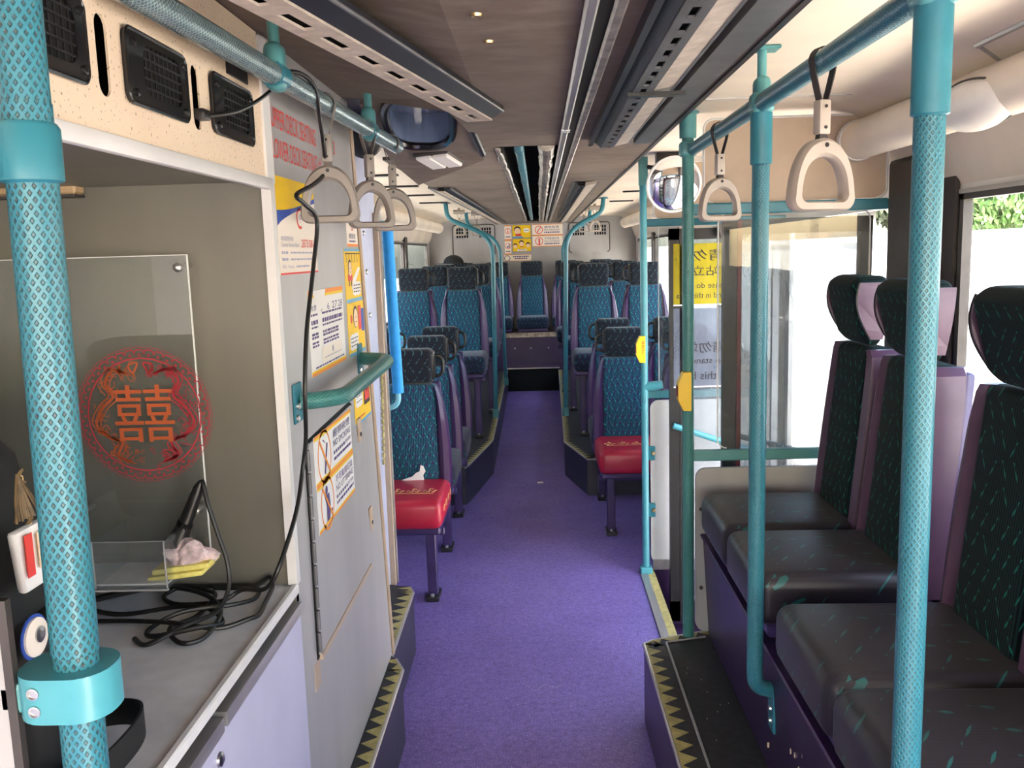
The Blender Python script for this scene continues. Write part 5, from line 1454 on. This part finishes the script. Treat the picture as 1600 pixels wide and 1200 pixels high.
build('white_pillar', MB().box(.93, .955, 3.60, 3.63, -.1, 1.56), 'white_rim', d2)
sy = 4.082
def dsheet(name, label, x0, x1, z0, z1, mat, lines):
    t = thing(name, label, 'sticker', ((x0 + x1) / 2, sy, z0))
    build('film', MB().box(x0, x1, sy, sy + .001, z0, z1), mat, t)
    for s_t, fx0, fx1, fz, fh_ in lines:
        tm = MB()
        # the film is printed to be read from outside: lettering runs from right to left as seen here
        text_mb(tm, s_t, (x0 + (x1 - x0) * fx1, sy - .001, z0 + (z1 - z0) * fz), (-1, 0, 0), (0, 0, 1), (x1 - x0) * (fx1 - fx0), (z1 - z0) * fh_)
        build('lettering', tm, 'sign_black', t)
    fr = MB()
    fr.box(x0, x1, sy - .001, sy, z0, z0 + .006); build('bottom_line', fr, 'paper', t)
dsheet('door_sticker', 'yellow sticker on the rear door leaf, its lettering seen from behind', .606, .868, 1.292, 1.572, 'amber', [('請勿', .25, .95, .72, .18), ('站立', .3, .8, .48, .16), ('Please do not', .15, .95, .28, .09), ('stand in this area', .05, .98, .12, .09)])
dsheet('door_sticker', 'grey sticker below the yellow one, its lettering seen from behind', .606, .868, .915, 1.280, 'greyfilm', [('請勿站', .2, .9, .44, .14), ('No standing', .1, .95, .28, .10), ('in this bus', .12, .95, .10, .10)])
nt = thing('door_notice', 'white notice above the yellow sticker at the exit', 'notice', (.75, 4.18, 1.60))
build('sheet', MB().rbox(.645, .80, 4.178, 4.186, 1.592, 1.652, .002, 1), 'paper', nt)
build('print', Sheet((.645, 4.178, 1.592), .155, .06, (1, 0, 0), (0, 0, 1)).lines(MB(), .45, .8, .7, .05), 'sign_grey', nt)
mech = thing('door_mechanism', 'black door arm at the top of the exit beside the notice', 'mechanism', (.83, 4.05, 1.6))
build('arm', MB().tube(spline([(.81, 4.05, 1.655), (.80, 4.05, 1.62), (.83, 4.05, 1.60), (.88, 4.05, 1.605)]), .010, 10), 'black', mech, smooth=True)
build('hub', MB().lathe([(.022, -.012), (.022, .012)], (.825, 4.05, 1.635), 'y', 16), 'black', mech)

# ------------------------------------------------------------------ rear wall notices and hatches
def bs(x0, x1, z0, z1): return Sheet((x0, YB, z0), x1 - x0, z1 - z0, (1, 0, 0), (0, 0, 1))
def rear_ring(x0, x1, z0, z1, name, label, kind):
    q = bs(x0, x1, z0, z1); t = thing(name, label, 'sign', ((x0 + x1) / 2, YB, z0), 0, 'small signs on the rear wall')
    build('sheet', q.base(), 'paper_cream', t); build('orange_band', q.rect(MB(), 0, 0, 1, .06), 'sign_orange', t); build('orange_band', q.rect(MB(), 0, .94, 1, 1), 'sign_orange', t)
    m_ = MB(); ink = MB()
    if kind < 3:
        q.ring(m_, .5, .60, .030, .036); q.lines(ink, .15, .85, .16, .09, 2, .10, .16, .04)
        if kind == 0: q.rect(m_, .44, .45, .56, .62, 2); q.disc(m_, .5, .72, .007, 2)
        else: q.rect(ink, .30, .48, .55, .58, 2); q.rect(ink, .60, .45, .75, .72, 2)
    else:
        q.ring(ink, .11, .45, .028, .035); q.lines(ink, .32, .92, .62, .18, 2, .05, .07, .02); q.lines(ink, .38, .85, .32, .18, 2, .05, .07, .02)
    if m_.f: build('red_print', m_, 'sign_red', t)
    build('dark_print', ink, 'sign_ink', t)
rear_ring(-.405, -.322, 1.715, 1.885, 'courtesy_sign', 'small white sign with a pink ring at the top left of the rear wall', 0)
rear_ring(-.405, -.328, 1.545, 1.708, 'courtesy_sign', 'small white sign with red ring and dark figures below it', 1)
rear_ring(-.415, -.095, 1.462, 1.538, 'courtesy_sign', 'wide white sign with a blue ring above the middle rear seat', 3)
for i, (z0, z1, lab) in enumerate(((1.732, 1.885, 'upper yellow cartoon poster on the rear wall, one large figure'), (1.572, 1.725, 'lower yellow cartoon poster on the rear wall, three faces'))):
    q = bs(-.314, -.088, z0, z1); t = thing('cartoon_poster', lab, 'poster', (-.2, YB, z0), 0, 'yellow posters on the rear wall')
    build('sheet', q.base(), 'sign_yellow', t)
    fr = MB(); q.rect(fr, 0, 0, 1, .02, 3); q.rect(fr, 0, .98, 1, 1, 3); q.rect(fr, 0, 0, .015, 1, 3); q.rect(fr, .985, 0, 1, 1, 3); build('dark_border', fr, 'sign_ink', t)
    ink, skin, red, bub, blu = MB(), MB(), MB(), MB(), MB()
    spots = ((.28, .55, .036),) if i == 0 else ((.15, .42, .020), (.48, .60, .026), (.82, .46, .022))
    for a_, b_, r_ in spots:
        q.disc(ink, a_, b_ + .08, r_ * 1.15, 1); q.disc(skin, a_, b_, r_, 2)
        for k in (-1, 1): q.disc(ink, a_ + k * r_ * .4 / q.w, b_ + .02, r_ * .12, 3, 8)
    if i == 0: q.rect(red, .18, .15, .48, .34, 2); q.rect(blu, .03, .0, .55, .13, 2); q.disc(bub, .76, .58, .038, 2, squash=.7); q.lines(ink, .64, .88, .55, .05, 3)
    else: q.rect(bub, .25, .06, .75, .20, 2); q.lines(ink, .3, .7, .11, .04, 3); q.rect(red, .42, .34, .56, .40, 3)
    for nm, mb, mt in (('speech_bubble', bub, 'paper'), ('black_print', ink, 'sign_black'), ('face', skin, 'sign_skin'), ('red_print', red, 'sign_red'), ('blue_print', blu, 'sign_cyan')):
        if mb.f: build(nm, mb, mt, t)
for z0, z1, nm, lab, han, eng, fg in ((1.758, 1.886, 'no_smoking_sign', 'no smoking sign, upper of two on the rear wall', '嚴禁吸煙', 'NO SMOKING', 0), (1.625, 1.753, 'no_littering_sign', 'no littering sign, lower of two on the rear wall', '不可亂拋垃圾', 'NO LITTERING', 1)):
    q = bs(-.075, .285, z0, z1); t = thing(nm, lab, 'sign', (.1, YB, z0), 0, 'prohibition signs on the rear wall')
    build('sheet', q.base(), 'paper_cream', t); build('orange_band', q.rect(MB(), 0, 0, 1, .06), 'sign_orange', t); build('orange_band', q.rect(MB(), 0, .95, 1, 1), 'sign_orange', t)
    m_ = MB(); q.ring(m_, .22, .5, .040, .048)
    q.poly(m_, [(.13, .22), (.16, .20), (.31, .78), (.28, .80)] if not fg else [(.20, .2), (.25, .2), (.25, .75), (.20, .75)], 2); build('red_ring', m_, 'sign_red', t)
    tm = MB(); q.text(tm, han, .40, .62, .88, .84, 2); q.text(tm, eng, .40, .40, .90, .54, 2); q.lines(tm, .40, .9, .18, .13, 2, .03, .05, .02); build('print', tm, 'sign_ink', t)
def hatch(x0, x1, z0, z1, label):
    t = thing('wall_hatch', label, 'hatch', ((x0 + x1) / 2, YB, z0), 0, 'hatches on the rear wall')
    build('door', MB().prism(rrect(x0, x1, z0, z1, .03), YB - .016, YB, 'y'), 'wall', t)
    build('edge', MB().tube([(p[0], YB - .016, p[1]) for p in rrect(x0, x1, z0, z1, .03)], .006, 6), 'dark_trim', t)
    for a_ in (.08, .62):
        g0 = x0 + (x1 - x0) * a_; g1 = x0 + (x1 - x0) * (a_ + .30)
        gh_ = build('grille', MB().box(g0, g1, YB - .018, YB - .016, z1 - .15, z1 - .03), 'void', t)
        br = MB()
        for k in range(6):
            g = g0 + (g1 - g0) * k / 5; br.box(g - .004, g + .004, YB - .024, YB - .018, z1 - .155, z1 - .025)
        for k in range(4): br.box(g0, g1, YB - .024, YB - .018, z1 - .15 + .04 * k - .003, z1 - .15 + .04 * k + .003)
        build('grille_bars', br, 'wall', gh_, kind='stuff')
hatch(-1.02, -.52, 1.535, 1.90, 'left service hatch with two grilles on the rear wall')
hatch(.36, .838, 1.545, 1.89, 'right service hatch with two grilles on the rear wall')
cp = thing('black_cap', 'black cap lying on the rear bench tops at the left', 'cap', (-1.03, 10.42, 1.455))
b = bmesh.new(); bmesh.ops.create_uvsphere(b, u_segments=20, v_segments=12, radius=1)
for v in b.verts: v.co = Vector((-1.0 + v.co.x * .12, 10.45 + v.co.y * .11, 1.462 + max(-.02, v.co.z) * .095))
build('crown', MB().bm(b), 'bag', cp, smooth=True)
build('brim', MB().prism([(-1.0 + .17 * math.cos(t), 10.38 + .14 * math.sin(t)) for t in [2 * PI * k / 20 for k in range(20)]], 1.455, 1.463, 'z'), 'bag', cp)

# litter on the aisle floor
for i, (x, y, lab) in enumerate(((-.02, 3.02, 'tiny pale thread curled on the purple aisle floor near the camera'), (-.03, 5.9, 'scrap of pale paper on the aisle floor between the platforms'))):
    if i == 0:
        o = build('thread', MB().tube(spline([(x - .06, y, .002), (x - .03, y - .03, .002), (x, y + .01, .003), (x + .04, y - .01, .002), (x + .06, y + .01, .002)], 5), .0007, 5), 'sign_grey', smooth=True)
    else:
        o = build('paper_scrap', MB().rbox(x - .02, x + .02, y - .01, y + .02, 0, .004, .001, 1), 'paper_cream')
    tag(o, lab, 'litter')

# ------------------------------------------------------------------ outside, seen through the windows
o = build('ground', MB().box(-60, 60, -60, 80, -.50, -.36), 'concrete'); o['kind'] = 'structure'
wl = thing('boundary_wall', 'sunlit white low wall close outside the right windows and exit', 'wall', (3.3, 15, -.36))
build('wall', MB().box(3.3, 3.5, -8, 40, -.36, 1.56), 'ext_wall', wl); build('coping', MB().box(3.27, 3.53, -8, 40, 1.56, 1.62), 'ext_wall', wl)
wl2 = thing('boundary_wall', 'sunlit white wall outside beyond the left windows', 'wall', (-9, 15, -.36))
build('wall', MB().box(-9.3, -9.0, -20, 45, -.36, 1.6), 'ext_wall', wl2); build('coping', MB().box(-9.35, -8.95, -20, 45, 1.6, 1.7), 'concrete', wl2)
def tree(x, y, h, r, seed, label, mat='leaf', n=2600, ls=1.):
    rnd = random.Random(seed)
    t = thing('tree', label, 'tree', (x, y, -.36), 0, 'trees outside the right windows')
    build('trunk', MB().tube([(x, y, -.36), (x + .1, y, h * .4), (x + .05, y + .1, h * .7)], [.16, .12, .07], 10), 'bark', t, smooth=True)
    lf = MB()
    for i in range(n):
        while True:
            p = Vector((rnd.uniform(-1, 1), rnd.uniform(-1, 1), rnd.uniform(-1, 1)))
            if .25 < p.length < 1: break
        c = Vector((x, y, h)) + Vector((p.x * r, p.y * r, p.z * r * .8)); s = rnd.uniform(.10, .22) * ls
        e = Euler((rnd.uniform(0, 6), rnd.uniform(0, 6), rnd.uniform(0, 6))).to_matrix()
        lf.add([c + e @ Vector(q) for q in ((-s, 0, 0), (0, -s * .45, 0), (s, 0, 0), (0, s * .45, 0))], [(0, 1, 2, 3)])
    build('foliage', lf, mat, t, kind='stuff')
tree(20.0, 33.0, 4.2, 2.6, 1, 'large leafy green tree seen through the right window', n=3000, ls=1.5)
tree(21.0, 42.0, 3.4, 2.0, 2, 'smaller green tree left of the large one in the right window', n=2200, ls=1.5)
for i, (x, y, h, r) in enumerate(((24.0, 62.0, 5.0, 3.0), (24.5, 74.0, 5.0, 3.2), (25.0, 88.0, 5.4, 3.4))):
    tree(x, y, h, r, 3 + i, ('near', 'middle', 'far')[i] + ' dark tree in the row seen over the exit door glass', 'leaf_dark', n=2600, ls=2.4)
bd_ = thing('bus_shelter', 'low dark red and grey building below the trees beyond the exit', 'building', (19, 62, -.36))
for k, (y0, y1, mt) in enumerate(((52, 58, 'ext_grey'), (58, 63, 'ext_red'), (63, 68, 'ext_grey'), (68, 80, 'ext_red'))):
    build('wall_panel', MB().box(18.5, 19.2, y0, y1 - .15, .9, 3.4), mt, bd_)
build('roof', MB().box(18.0, 19.6, 51.5, 80.5, 3.4, 3.6), 'dark_trim', bd_)
build('base_wall', MB().box(18.6, 19.2, 52, 80, -.36, .9), 'ext_wall', bd_)
shr = tree(2.9, 5.2, .95, .10, 6, 'small red flowering shrub against the sunlit wall outside', 'leaf_red', n=260, ls=.16)
